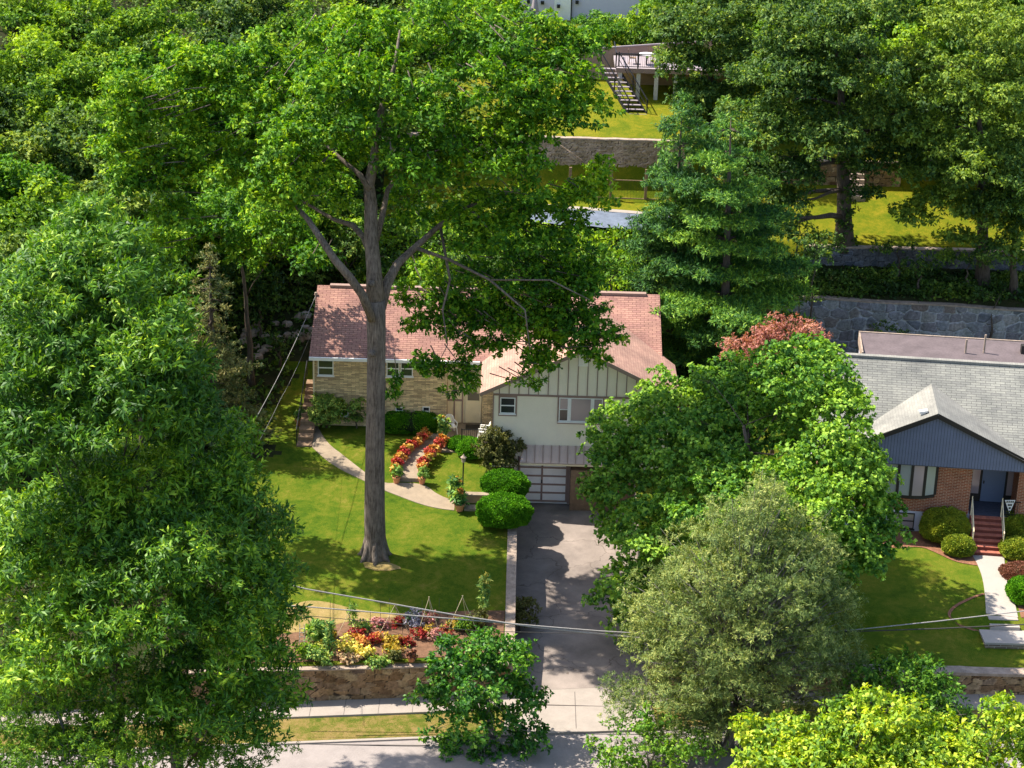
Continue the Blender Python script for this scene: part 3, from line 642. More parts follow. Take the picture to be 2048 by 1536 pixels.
# main roof
x0, x1 = -10.86, 8.0
mb = MB(); mb.slab([(x0, YE, ZE), (x1, YE, ZE), (x1, YR_, ZR), (x0, YR_, ZR)], .16); mb.slab([(x0, YR_, ZR), (x1, YR_, ZR), (x1, 13.7, ZE), (x0, 13.7, ZE)], .16)
part(mb, 'main_roof', M['roof_x'], house)
mb = MB(); mb.box(x0 + .7, x1 - .75, YR_ - .17, YR_ + .17, ZR - .06, ZR + .07); part(mb, 'ridge_vent', M['wingtrim'], house)
mb = MB(); mb.box(x0, V(960, 724, YE).x, YE - .12, YE - .005, ZE - .16, ZE + .01); part(mb, 'gutter', M['white'], house)
mb = MB(); xg = xB - .02; mb.box(xL + .02, xL + .1, 4.42, 4.5, 1.9, 6.1); part(mb, 'downpipe', M['cream'], house)
# wing
XE0 = V(960, 786, -.5).x; XE1 = 2 * xRp - XE0; ZP = 8.8; slope = (ZP - ZE) / (xRp - XE0)
mb = MB(); mb.box(xW, xWr, 0, 5.1, 2.62, 6.0); mb.box(xW, .42, .02, 5.0, -.3, 2.618); mb.box(3.08, xWr, .02, 5.0, -.3, 2.618)
part(mb, 'wing_wall', M['wingwall'], house)
zc = lambda x: ZE + (x - XE0) * slope - .2 if x < xRp else ZE + (XE1 - x) * slope - .2
mb = MB(); mb.prism([(xW, 6.02), (xWr, 6.02), (xWr, zc(xWr)), (xRp, ZP - .2), (xW, zc(xW))], -.01, 5.0); part(mb, 'gable_wall', M['wingwall'], house)
mb = MB(); mb.box(xW - .01, xWr + .01, -.05, -.012, 5.99, 6.09)
xx = xW + .3
while xx < xWr: mb.box(xx - .022, xx + .022, -.045, -.012, 6.092, zc(xx)); xx += .502
mb.box(xW - .03, xW + .03, -.045, -.003, 2.7, 5.985)
part(mb, 'battens', M['wingtrim'], house)
YB = YR_ - .1
mb = MB(); mb.slab([(XE0, -.5, ZE), (xRp, -.5, ZP), (xRp, YB, ZP), (XE0, YE + .05, ZE)], .14); mb.slab([(XE1, -.5, ZE), (xRp, -.5, ZP), (xRp, YB, ZP), (XE1, YE + .3, ZE)], .14)
part(mb, 'wing_roof', M['roof_y'], house)
mb = MB()
for a, s in ((XE0, 1), (XE1, -1)):
    mb.bar((a, -.53, ZE - .09), (xRp, -.53, ZP - .09), .05, .2, up=Vector((0, -1, 0)).cross(Vector((1, 0, 0))))
    mb.box(min(a, a + .04 * s), max(a, a + .04 * s), -.5, YE, ZE - .17, ZE - .01)
part(mb, 'rake_board', M['wingtrim'], house)
mb = MB(); a = V(1158, 731, -.02); b = V(1176, 710, -.02)
mb.box(a.x - .03, b.x + .03, -.06, -.047, a.z - .03, b.z + .03)
for i in range(7): z = a.z + (b.z - a.z) * (i + .3) / 7; mb.box(a.x, b.x, -.085, -.0605, z, z + .045)
part(mb, 'gable_vent', M['doorpanel'], house)
a = V(1000, 826, 0); b = V(1031, 795, 0); window(house, a.x, b.x, a.z, b.z, -.005, M['white'], M['glass'], M['wingtrim'], .09)
a = V(1117, 842, 0); b = V(1206, 797, 0); x3 = V(1135, 820, 0).x; x4 = V(1142, 820, 0).x; x5 = V(1181, 820, 0).x; x6 = V(1188, 820, 0).x
w = window(house, a.x, b.x, a.z, b.z, -.005, M['white'], M['glass_pink'], M['wingtrim'], .08, sash=False, mull=((x3, x4), (x5, x6)), label='wide triple picture window with white mullions')
for q0, q1 in ((a.x + .05, x3), (x6, b.x - .05)):
    MB().box(q0 + .002, q1 - .002, -.034, -.028, a.z + .06, (a.z + b.z) / 2 - .02).build('lower_pane', M['glass'], w)
    MB().box(q0 + .002, q1 - .002, -.046, -.0285, (a.z + b.z) / 2 - .018, (a.z + b.z) / 2 + .018).build('sash_rail', M['white'], w)
# awning over the garage door
xa0, xa1 = V(1050, 889, 0).x, 6.4; za = V(1050, 889, 0).z; zb = V(1045, 925, -1.0).z
mb = MB(); mb.slab([(xa0, -.03, za), (xa1, -.03, za), (xa1 + .1, -1.0, zb), (xa0 - .25, -1.0, zb)], .05)
aw = part(mb, 'garage_awning', M['awning'], house)
mb = MB(); xx = xa0 + .1
while xx < xa1: mb.bar((xx, -.04, za + .01), (xx - .02, -.99, zb + .02), .025, .05); xx += .425
part(mb, 'standing_seams', M['wingtrim'], aw)
mb = MB(); mb.box(xa0 - .25, xa1, -1.0, -.93, zb - .14, zb - .055); part(mb, 'awning_beam', M['cream'], house)
# garage door
gx0, gx1 = V(1035, 1003, 0).x, V(1133, 1003, 0).x
mb = MB(); mb.box(gx0, gx1, -.02, .05, .05, 2.6); gd = part(mb, 'garage_door', M['doorpanel'], house)
mb = MB(); xm = V(1083, 980, 0).x; mb.box(xm - .05, xm + .05, -.045, -.021, .1, 2.6); mb.box(gx0, gx0 + .09, -.045, -.021, .1, 2.6); mb.box(gx1 - .09, gx1, -.045, -.021, .1, 2.6)
for i in range(6): z = .12 + i * .475; mb.box(gx0, gx1, -.05, -.022, z - .045, z + .045)
part(mb, 'door_rails', M['wingtrim'], gd)
mb = MB(); mb.box(gx0 - .02, gx1 + .02, -.06, .0, .0, .048); part(mb, 'door_sill', M['white'], gd)
MB().box(xm - .03, xm + .03, -.08, -.046, 1.15, 1.33).build('handle', M['black'], gd)
mb = MB(); mb.box(gx1 + .01, gx1 + .14, -.06, .05, 0, 2.6); part(mb, 'door_jamb', M['wingtrim'], house)
mb = MB(); mb.box(gx1 + .145, 6.5, -.7, .0, -.1, 2.2); part(mb, 'side_panel', M['wood'], house)
# windows in the brick wall
def WB(pxa, pxb, pya, pyb, **k):
    a = V(pxa, pyb, YW); b = V(pxb, pya, YW); return window(house, a.x, b.x, a.z, b.z, YW - .005, M['white'], M['glass'], **k)
WB(636, 667, 720, 750); WB(773, 799, 722, 752); WB(801, 826, 722, 752)
for q in ((683, 697, 818, 831), (791, 806, 814, 828), (845, 860, 813, 831)): WB(*q, sash=(q[0] != 683), label='small white basement window')
# porch slab and its railing
ribA = [(V(872, 852, 4).x, 4.4), (V(985, 852, 4).x, 4.4)]
po = empty('porch', (-3, 2.5, 2.1), 'tan stone porch slab with low steps at the front door', 'porch')
xp0 = G(876, 858, 2.3).x; xp1 = xW - .05
mb = MB(); mb.box(xp0, xp1, 1.9, 5.1, 1.6, 2.33); mb.box(xp0 - .05, xp1, 1.82, 1.9, 2.23, 2.36); part(mb, 'slab', M['pathc'], po)
mb = MB(); mb.box(xp0 - .2, xp0 + 1.3, 1.4, 1.815, 1.6, 2.18); mb.box(xp0 - .2, xp0 + 1.1, 1.0, 1.395, 1.6, 2.05); part(mb, 'steps', M['pathc'], po)
rl = empty('porch_railing', (-2, 1.9, 2.33), 'black iron railing at the front edge of the porch', 'railing')
ra, rb = G(925, 860, 2.36), G(983, 861, 2.36); mb = MB(); 
for z in (.12, .85): mb.bar((ra.x, 2.0, 2.36 + z), (rb.x, 2.0, 2.36 + z), .035)
for z in (ra.x, rb.x): mb.bar((z, 2.0, 2.33), (z, 2.0, 3.26), .045)
part(mb, 'rail_frame', M['black'], rl); mb = MB()
for i in range(15): x = ra.x + (rb.x - ra.x) * (i + .5) / 15; mb.bar((x, 2.0, 2.47), (x, 2.0, 3.2), .018)
part(mb, 'balusters', M['black'], rl)
MB().box(xd0 + .05, xd1 - .05, 4.2, 4.85, 2.331, 2.35).build('doormat', M['dark'])
tag(bpy.data.objects['doormat'], 'dark doormat lying in front of the cream front door', 'doormat')
# plastic garden chairs
def chair():
    r = empty('garden_chair', (0, 0, 0), 'white plastic garden chair with rounded slatted back beside the potted canna', 'chair', 'white garden chairs on the porch')
    mb = MB(); mb.box(-.25, .25, -.24, .24, .40, .44); mb.box(-.27, .27, -.27, -.23, .38, .44); part(mb, 'seat', M['white'], r, world=False)
    mb = MB(); arc = [(-.25, .42), (-.27, .65), (-.22, .84), (-.1, .93), (0, .95), (.1, .93), (.22, .84), (.27, .65), (.25, .42)]
    mb.tube([(x, .23 + (z - .42) * .18, z) for x, z in arc], .026, 6)
    for x in (-.17, -.1, -.035, .035, .1, .17): mb.bar((x, .24, .44), (x, .32, .86 + (.06 if abs(x) < .11 else 0)), .035, .012)
    part(mb, 'backrest', M['white'], r, world=False)
    for s in (-1, 1):
        mb = MB(); mb.bar((s * .28, .27, .64), (s * .29, -.24, .64), .05, .03); mb.bar((s * .29, -.24, .64), (s * .27, -.24, .42), .04); part(mb, 'armrest', M['white'], r, world=False)
        for t in (-1, 1): part(MB().bar((s * .25, t * .24, .41), (s * .3, t * .28, 0), .05), 'leg', M['white'], r, world=False)
    return r
c1 = chair(); p = T(905, 846, .9); c1.location = (G(903, 846, 2.34).x, 3.6, 2.335); c1.rotation_euler.z = .35
for i, (px, rz, dz) in enumerate(((969, -1.75, 0), (969, -1.72, .09))):
    c = copy_tree(c1); c.location = (G(px, 855, 2.34).x, 2.75, 2.335 + dz); c.rotation_euler.z = rz
    c['label'] = ('white plastic garden chair against the cream wing wall, bottom of its stack', 'white plastic garden chair nested on top of the one by the wing wall')[i]
# side stairs on the left of the house
st = empty('side_stairs', (-11, 2, 2), 'dark outdoor stairs with thin black railing on the left side of the brick house', 'stairs')
mb = MB(); n = 9
sx0, sx1 = V(592, 850, 1.5).x, V(622, 850, 1.5).x
for i in range(n): y = 1.6 + i * .62; z = 2.2 + i * .2; mb.box(sx0, sx1, y, y + .64, z - .3, z)
part(mb, 'treads', M['wood'], st); mb = MB()
for x in (sx0,):
    mb.bar((x, 1.6, 3.1), (x, 7.2, 4.9), .04); mb.bar((x, 1.6, 2.2), (x, 1.6, 3.12), .04); mb.bar((x, 7.2, 4.0), (x, 7.2, 4.92), .04); mb.bar((x, 4.4, 3.1), (x, 4.4, 4.0), .04)
    for i in range(16): t = (i + .5) / 16; mb.bar((x, 1.6 + 5.6 * t, 2.25 + 1.8 * t), (x, 1.6 + 5.6 * t, 3.1 + 1.8 * t), .016)
mb.bar((sx0, 7.2, 4.9), (sx1 + .6, 7.2, 4.9), .04)
part(mb, 'railing', M['black'], st)
# weather head and service cables
ms = empty('service_mast', (-10.8, 8.0, 6), 'grey electric service mast at the top left corner of the red roof', 'mast')
a = V(632, 590, 8.2); mb = MB(); mb.tube([(a.x, 8.2, 4), (a.x, 8.2, a.z)], .04, 8); part(mb, 'pipe', M['capstone'], ms)
part(MB().lathe((a.x, 8.2, a.z - .02), [(.05, 0), (.1, .03), (.08, .16), (.02, .2)], 10), 'weather_head', M['capstone'], ms)
def cable(pts, r, mat, label, name='utility_cable', sag=.0):
    pts = [Vector(p) for p in pts]; q = []
    for a_, b_ in zip(pts, pts[1:]):
        for i in range(14): t = i / 14; q.append(a_.lerp(b_, t) - Vector((0, 0, sag * 4 * t * (1 - t))))
    q.append(pts[-1]); o = MB().tube(q, r, 6).build(name, mat, smooth=True); tag(o, label, 'cable'); return o
cable([(a.x, 8.2, a.z), V(497, 862, -8.5), V(430, 1000, -18)], .013, M['wire'], 'twisted service cable running down from the roof mast to the left', sag=.3)
cable([V(625, 660, 8), V(560, 800, -2), V(470, 960, -14)], .006, M['wire'], 'thin twin cable just right of the twisted service cable', sag=.2)
Yc = -19.5
cable([V(500, 1150, Yc), V(612, 1178, Yc), V(780, 1207, Yc), V(910, 1230, Yc), V(1060, 1253, Yc), V(1200, 1268, Yc), V(1420, 1290, Yc)], .035, M['wire'], 'twisted overhead cable, topmost of those crossing the flower garden')
cable([V(450, 1203, Yc), V(620, 1214, Yc), V(800, 1229, Yc), V(960, 1242, Yc), V(1100, 1254, Yc), V(1200, 1262, Yc), V(1420, 1275, Yc)], .028, M['wire'], 'pale overhead cable just below the twisted one over the flower garden')
cable([V(450, 1218, Yc - .5), V(620, 1232, Yc - .5), V(960, 1262, Yc - .5), V(1200, 1268, Yc - .5), V(1420, 1276, Yc - .5)], .014, M['wire_dark'], 'thinnest dark overhead cable above the flower garden')
cable([V(1500, 1268, Yc), V(1706, 1260, Yc), V(1870, 1243, Yc), V(2048, 1222, Yc), V(2150, 1208, Yc)], .024, M['wire'], 'pale overhead cable crossing the neighbouring front lawn')
cable([V(1500, 1264, Yc), V(1706, 1263, Yc), V(1880, 1257, Yc), V(2048, 1249, Yc), V(2150, 1243, Yc)], .03, M['wire_dark'], 'thick black overhead cable below the pale one by the neighbouring steps')
cable([V(400, 1488, -21.9), V(620, 1489, -21.9), V(860, 1491, -21.9)], .02, M['wire_dark'], 'dark cable hanging low above the street by the kerb')

# ------------------------------------------------------------ neighbouring house (local frame: u along the front, v away)
ang = -radians(5.5); pk = V(1876, 824, -3.9)
nb = empty('brick_house', (pk.x, -3.9, 0), 'red brick house with blue-grey gable and grey shingle roof', 'house', rz=ang)
def NL(p):  # world -> local
    dx, dy = p[0] - pk.x, p[1] + 3.9; return Vector((dx * cos(-ang) - dy * sin(-ang), dx * sin(-ang) + dy * cos(-ang), p[2]))
def NV(px, py, v):   # ray with local plane v
    lo, hi = -20.0, 40.0
    for _ in range(50):
        m = (lo + hi) / 2; q = NL(V(px, py, m)); 
        if q.y < v: lo = m
        else: hi = m
    return NL(V(px, py, lo))
ZPk = pk.z; hw = 5.7; sg = .47; va = NL(G(1862, 768, ZPk)).y; sm = .62; vr = va + 1.35; zr = ZPk + sm * (vr - va)
zbot = NV(1900, 934, 0).z; print('NB', ZPk, va, vr, zr, zbot)
mb = MB(); mb.slab([(-5.9, vr, zr), (14, vr, zr), (14, .0, zr - sm * vr), (-5.9, .0, zr - sm * vr)], .14); part(mb, 'main_roof', M['gs_x'], nb, world=False)
mb = MB(); mb.box(-5.9, 14, vr - .16, vr + .16, zr - .05, zr + .06); part(mb, 'ridge_cap', M['gs_y'], nb, world=False)
zc2 = ZPk - sg * hw; vl = va - sg * hw / sm
mb = MB(); mb.slab([(-hw, -.25, zc2), (0, -.25, ZPk + .02), (0, va, ZPk + .02), (-hw, vl, zc2)], .1); mb.slab([(hw, -.25, zc2), (0, -.25, ZPk + .02), (0, va, ZPk + .02), (hw, vl, zc2)], .1)
part(mb, 'gable_roof', M['gs_y'], nb, world=False)
mb = MB()
for s in (-1, 1): mb.bar((s * hw, -.28, zc2 - .13), (0, -.28, ZPk - .11), .05, .24, up=Vector((0, 0, 1)))
part(mb, 'rake_board', M['dark'], nb, world=False)
mb = MB(); mb.prism([(-hw + .1, zbot), (hw - .1, zbot), (hw - .1, zc2 - .08), (0, ZPk - .15), (-hw + .1, zc2 - .08)], -.12, .0); gb = part(mb, 'gable_siding', M['blue'], nb, world=False)
mb = MB(); x = -hw + .25
while x < hw - .1: mb.box(x, x + .014, -.126, -.1205, zbot + .01, ZPk - .2 - sg * abs(x)); x += .15
mb.box(-hw + .2, hw - .2, -.127, -.1205, zbot + .01, zbot + .03); part(mb, 'board_grooves', M['dark'], gb, world=False)
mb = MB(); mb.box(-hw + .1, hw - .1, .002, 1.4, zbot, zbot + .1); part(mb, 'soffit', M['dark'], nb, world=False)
vb = NL(G(1820, 1060, .55)).y; vd = NL(G(1985, 1005, 1.66)).y; vd = max(vd, vb + .6); 
ub = NV(1940, 990, vb).x; zfound = NV(1860, 1024, vb).z
mb = MB(); mb.box(-5.6, ub, vb, vb + 4, zfound, zbot + .3); mb.box(NV(2034, 990, vb).x, 13, vb, vb + 4, zfound, zbot + .3); mb.box(-5.5, 12.9, vd + .35, vb + 7, zfound, 5.6); part(mb, 'brick_wall', M['redbrick'], nb, world=False)
mb = MB(); mb.box(-5.6, 13, vb + .03, vb + 8, -.4, zfound - .003); part(mb, 'foundation', M['stucco'], nb, world=False)
a = NV(1800, 1056, vb); b = NV(1830, 1027, vb); window(nb, a.x - .4, b.x, a.z, b.z, vb + .02, M['dark'], M['glass_pink'], sash=True, label='dark basement window', world=False)
# bay window: four tall panes, slightly bowed
bw = [NV(1768, 0, vb).x if False else NV(px, 950, vb - .35) for px in (1768, 1797, 1824, 1851, 1875)]
zb0, zb1 = NV(1820, 991, vb - .4).z, NV(1820, 928, vb - .4).z
bay = MB(); uu = [q.x for q in bw]; vv = [vb - .25, vb - .42, vb - .48, vb - .38, vb - .06]
poly = list(zip(uu, vv)); lo = [(u, v, zb0 - .14) for u, v in poly] + [(uu[-1], vb, zb0 - .14), (uu[0], vb, zb0 - .14)]
bay.slab([(u, v, zb0) for u, v in poly] + [(uu[-1], vb + .05, zb0), (uu[0], vb + .05, zb0)], .16)
bay.slab([(u, v, zbot) for u, v in poly] + [(uu[-1], vb + .05, zbot), (uu[0], vb + .05, zbot)], zbot - zb1)
for i, (u, v) in enumerate(poly): bay.box(u - .07, u + .07, v - .04, v + .06, zb0 + .001, zb1 - .001)
by = part(bay, 'bay_window', M['dark'], nb, world=False)
for i in range(4):
    (u0, v0), (u1, v1) = poly[i], poly[i + 1]; g = MB(); g.add([(u0, v0, zb0 + .02), (u1, v1, zb0 + .02), (u1, v1, zb1 - .02), (u0, v0, zb1 - .02), (u0, v0 + .02, zb0 + .02), (u1, v1 + .02, zb0 + .02), (u1, v1 + .02, zb1 - .02), (u0, v0 + .02, zb1 - .02)], [(0, 1, 2, 3), (7, 6, 5, 4), (0, 4, 5, 1), (3, 2, 6, 7)])
    g.build('pane', M['glass_pale'] if i != 2 else M['glass_pink'], by, world=False)
# entry
d0, d1 = NV(1962, 980, vd).x, NV(2008, 980, vd).x
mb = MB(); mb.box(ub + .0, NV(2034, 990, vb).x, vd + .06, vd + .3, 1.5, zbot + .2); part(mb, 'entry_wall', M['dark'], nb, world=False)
mb = MB(); mb.box(d0, d1, vd, vd + .055, 1.7, 4.0); dr = part(mb, 'front_door', M['door_blue'], nb, world=False)
MB().box(d0 + .06, d0 + .12, vd - .05, vd - .002, 2.7, 2.85).build('handle', M['black'], dr, world=False)
mb = MB(); mb.box(d0 - .5, d0 - .12, vd + .02, vd + .055, 2.1, 4.0); part(mb, 'sidelight', M['glass_pink'], nb, world=False); part(MB().box(d1 + .12, d1 + .5, vd + .02, vd + .055, 2.1, 4.0), 'sidelight', M['glass_pink'], nb, world=False)
# landing and steps
s0, s1 = NV(1945, 1105, -1.9).x, NV(2009, 1105, -1.9).x
vb0 = NL(G(1975, 1112, .42)).y; ns = 7; tr = .3; vt = vb0 + tr * ns; rise = (1.66 - .42) / ns; print('vb', vb, vd, vb0, vt, ub, zfound, s0, s1)
mb = MB(); mb.box(s0, s1 + .9, vt, vd + .1, .1, 1.64)
for i in range(ns): mb.box(s0, s1, vb0 + i * tr, vt + .02 if i < 0 else vt, .2, .42 + (i + .9) * rise) if False else mb.box(s0, s1, vb0 + i * tr, vb0 + (i + 1) * tr + .01, .1, .42 + (i + 1) * rise - .001 * i)
sp_ = part(mb, 'entry_steps', M['stepbrick'], nb, world=False)
for i in range(ns): part(MB().box(s0 + .004, s1 - .004, vb0 + i * tr - .012, vb0 + i * tr - .002, .42 + i * rise - .02, .42 + (i + 1) * rise - .035), 'shaded_riser', M['shaded_riser'], sp_, world=False)  # thin plates with painted shade, so the treads look lit beside them
part(MB().box(s0 + .02, s1 + .88, vt + .05, vd + .05, 1.645, 1.665), 'slate_landing', M['stone_slate'], nb, world=False)
for u in (s0 + .03, s1 - .03):
    mb = MB(); mb.bar((u, vb0 + .35, 1.35 + rise), (u, vt, 1.35 + ns * rise), .05); mb.bar((u, vb0 + .35, .5 + rise), (u, vb0 + .35, 1.38 + rise), .04); mb.bar((u, vt, 1.6), (u, vt, 2.7), .04)
    mb.bar((u, vb0 + .35, .85 + rise), (u, vt, .85 + ns * rise), .025)
    part(mb, 'handrail', M['cream'], sp_, world=False)
mb = MB(); 
mb.bar((s1, vt + .05, 1.8), (s1 + .9, vt + .05, 1.8), .03)
mb.bar((s1, vt + .05, 2.5), (s1 + .9, vt + .05, 2.5), .04)
for i in range(7): mb.bar((s1 + .12 * i + .05, vt + .05, 1.68), (s1 + .12 * i + .05, vt + .05, 2.5), .02)
part(mb, 'landing_railing', M['black'], nb, world=False)
# flat rear roof
q0 = NL(G(1728, 712, zr + .1)); mb = MB(); ul = q0.x
mb.slab([(ul, vr + .25, zr - .1), (14, vr + .25, zr - .1), (14, vr + 3.3, zr + .12), (ul, vr + 3.3, zr + .12)], .3); rr = part(mb, 'rear_roof', M['rolled'], nb, world=False)
mb = MB(); mb.box(ul - .08, ul, vr + .2, vr + 3.35, zr - .45, zr + .12); mb.box(ul - .08, 14, vr + 3.3, vr + 3.4, zr - .4, zr + .17); part(mb, 'rear_fascia', M['capstone'], nb, world=False)
mb = MB(); mb.box(ul, 13.5, vr + .3, vr + 3.2, 3, zr - .4); part(mb, 'rear_wall', M['stucco'], nb, world=False)
for px, h in ((1931, .75), (1968, 1.0)):
    q = NL(G(px, 702, zr + .1)); MB().tube([(q.x, q.y, zr), (q.x, q.y, zr + h)], .055, 8).build('vent_pipe', M['capstone'], nb, world=False)
q = NL(G(2046, 705, zr + .1)); MB().box(q.x - .1, q.x + .5, q.y, q.y + .4, zr, zr + .45).build('roof_box', M['dark'], nb, world=False)
q = NV(1847, 820, .35); zz = ZPk - sg * abs(q.x); mb = MB(); mb.bar((q.x - .2, q.y, zz + .13), (q.x + .2, q.y, zz + .22), .28, .1); mb.box(q.x - .12, q.x + .12, q.y - .08, q.y + .1, zz - .05, zz + .1); part(mb, 'roof_vent', M['white'], nb, world=False)
pn = MB(); a = NV(2010, 1001, vt - .06); b = NV(2031, 1001, vt - .06); c = NV(2019, 1027, vt - .06)
a, b, c = (Vector((q.x, vt - .02, q.z)) for q in (a, b, c))
Rz = Matrix.Rotation(ang, 3, 'Z'); wv = lambda q: (pk.x + (Rz @ q).x, -3.9 + (Rz @ q).y, q.z)
pn.add([wv(a), wv(b), wv(c), wv(a + Vector((0, .02, 0))), wv(b + Vector((0, .02, 0))), wv(c + Vector((0, .02, 0)))], [(0, 2, 1), (3, 4, 5), (0, 1, 4, 3), (1, 2, 5, 4), (2, 0, 3, 5)])
o = pn.build('pennant', M['white']); tag(o, 'white triangular pennant with dark lettering marks hung on the landing railing', 'pennant')
mk = MB()
for i in range(4):
    for j in range(4 - i):
        q = a.lerp(b, (j + .8 + i * .5) / 4.6).lerp(c, .12 + i * .24); q.y -= .012; Q = wv(q); mk.box(Q[0] - .03, Q[0] + .03, Q[1] - .01, Q[1] - .002, Q[2] - .05, Q[2] + .05)
mk.build('markings', M['dark'], o)
# neighbour's walk, steps, pad
zH = lambda x, y: float(H(x, y))
ribbon('front_walk', smooth(TP([(1945, 1112), (1958, 1135), (1966, 1160), (1970, 1190), (1972, 1228)])), smooth(TP([(2008, 1112), (2010, 1140), (2018, 1170), (2028, 1200), (2036, 1236)])), M['white_walk'], .035, 40, 5, skirt=.06)
pd = empty('stone_platform', (23.5, -14, -.6), 'pale concrete landing on a stone base at the foot of the neighbouring walk', 'landing')
A_, B_ = T(1975, 1232), T(2036, 1240)
mb = MB(); mb.box(A_.x, B_.x, A_.y - .35, A_.y + .02, -.7, A_.z + .02); mb.box(A_.x - .0, B_.x, A_.y - .8, A_.y - .352, -.7, A_.z - .14); part(mb, 'steps', M['white_walk'], pd)
C_ = G(1960, 1258, A_.z - .3); D_ = G(1962, 1285, A_.z - .3); zt_ = A_.z - .30
mb = MB(); mb.box(C_.x - .05, 32, D_.y, A_.y - .802, zt_ - .1, zt_); part(mb, 'platform_top', M['white_walk'], pd)
mb = MB(); mb.box(C_.x, 32, D_.y + .04, A_.y - .85, -1.6, zt_ - .102); part(mb, 'stone_base', M['stone_front_plain'], pd)
ribbon('mulch_bed', smooth(TP([(1740, 1090), (1790, 1098), (1840, 1093), (1870, 1105), (1910, 1125), (1955, 1132)])), smooth(TP([(1740, 1060), (1800, 1066), (1850, 1062), (1880, 1066), (1920, 1072), (1948, 1085)])), M['mulch'], .03, 40, 6)
ribbon('mulch_bed', smooth(TP([(2014, 1120), (2020, 1160), (2032, 1200), (2042, 1236)])), smooth(TP([(2100, 1110), (2100, 1150), (2100, 1200), (2100, 1240)])), M['mulch'], .03, 40, 6)
edge = smooth(TP([(1965, 1187), (1940, 1195), (1905, 1212), (1892, 1230), (1905, 1245), (1935, 1255), (1958, 1262)]))
ribbon('bed_edging', edge, [e + Vector((.12, -.1, 0)) for e in edge], M['mulch'], .03, 50, 1)

# ------------------------------------------------------------ top: stucco house
th = empty('stucco_house', (4, 60, 14), 'pale lilac stucco house at the very top of the picture', 'house')
a0 = V(1035, 20, 60).x; a1 = V(1108, 20, 60).x; a2 = V(1141, 20, 60).x; a3 = V(1281, 20, 60).x; zt0 = V(1260, 46, 60).z
mb = MB(); mb.box(a0, a1, 60, 68, 13, 22); mb.box(a2, a3, 60, 68, zt0, 22); mb.box(a0 + .1, a3 - .1, 60.1, 68, 13, zt0); part(mb, 'wall', M['stucco'], th)
mb = MB(); mb.box(a1 + .002, a2 - .002, 59.6, 66, 13, 22); part(mb, 'white_bay', M['stuccow'], th)
mb = MB(); mb.box(a3 + .002, a3 + .12, 59.9, 60.1, 12.5, 22); part(mb, 'downpipe', M['dark'], th); part(MB().box(a2 + .01, a2 + .1, 59.85, 59.998, 13, 22), 'downpipe', M['dark'], th)
mb = MB(); mb.box(a2 + 2, a3, 59.7, 60.09, 12.6, zt0 - .05); part(mb, 'stone_base', M['rolled'], th)
mb = MB(); mb.box(a0 + .3, a3, 60, 69, 22, 22.4); part(mb, 'roof', M['rolled'], th)
for px, py in ((1057, 3), (1085, 5), (1117, 12), (1154, 4)):
    p = V(px, py, 59.9 if px != 1117 else 59.55); mb = MB(); mb.box(p.x - .12, p.x + .12, p.y - .2, p.y + .06, p.z - .12, p.z + .12); part(mb, 'wall_lamp', M['black'], th)
# parasol beside it
pr = empty('patio_parasol', (-.2, 58, 13), 'closed grey patio parasol in front of the stucco house', 'parasol'); p = V(1069, 40, 57)
part(MB().tube([(p.x, 57, p.z - 1.5), (p.x, 57, p.z + 1.2)], .07, 8), 'pole', M['deckmat'], pr)
part(MB().lathe((p.x, 57, p.z + .6), [(.28, 0), (.3, .2), (.15, 1.0), (.03, 1.5)], 10), 'canopy', M['deckmat'], pr)
# ------------------------------------------------------------ deck with stairs
YD = 40.0
dk = empty('raised_deck', (9, YD, 12.4), 'raised deck on white posts with black railing and open stairs', 'deck')
dz = V(1290, 138, YD).z; dx0 = V(1232, 130, YD).x; dx1 = dx0 + 8
mb = MB(); mb.box(dx0, dx1, YD, YD + 4.2, dz - .25, dz); part(mb, 'deck_floor', M['deckmat'], dk)
mb = MB(); mb.box(dx0, dx1, YD - .03, YD - .001, dz - .3, dz + .02); part(mb, 'rim_board', M['wingtrim'], dk)
for px in (1240, 1277, 1313, 1352):
    x = V(px, 160, YD).x; part(MB().box(x - .13, x + .13, YD + .1, YD + .36, 11.9, dz - .3), 'post', M['wood_light'], dk)
part(MB().box(dx0 + .3, dx1, YD + 3.4, YD + 3.6, 12, dz - .3), 'rear_wall', M['tan'], dk)
mb = MB(); mb.bar((dx0, YD + .05, dz + 1), (dx1, YD + .05, dz + 1), .06); mb.bar((dx0, YD + .05, dz + .12), (dx1, YD + .05, dz + .12), .05); mb.bar((dx0, YD + .05, dz + 1), (dx0, YD + 4, dz + 1), .06)
for i in range(int((dx1 - dx0) / .13)): x = dx0 + i * .13; mb.bar((x, YD + .05, dz + .12), (x, YD + .05, dz + 1), .018)
for i in range(6): x = dx0 + i * 1.5; mb.bar((x, YD + .05, dz), (x, YD + .05, dz + 1.08), .09)
part(mb, 'railing', M['black'], dk)
sa = V(1226, 132, YD + .3); sb = V(1272, 200, YD - 2.5); mb = MB(); ns = 11; wd = 1.1
za0, za1 = dz, float(H(9, YD - 3)) + .1
for i in range(ns):
    t = i / (ns - 1); x = (dx0 - .9) + t * 1.9; y = YD + .6 - t * 2.9; z = za0 - .15 + (za1 - za0 + .15) * t
    mb.box(x - .1, x + wd, y - .16, y + .16, z - .05, z)
s_ = part(mb, 'stair_treads', M['deckmat'], dk); mb = MB()
for o_ in (-.12, wd + .02):
    A = Vector((dx0 - .9 + o_, YD + .6, za0)); B = Vector((dx0 + 1.0 + o_, YD - 2.3, za1)); up = Vector((0, 0, .95))
    mb.bar(A - Vector((0, 0, .2)), B - Vector((0, 0, .1)), .08, .22); mb.bar(A + up, B + up, .06); mb.bar(A + up * .5, B + up * .5, .03)
    for t in (0, .5, 1): q = A.lerp(B, t); mb.bar(q, q + up * 1.05, .08)
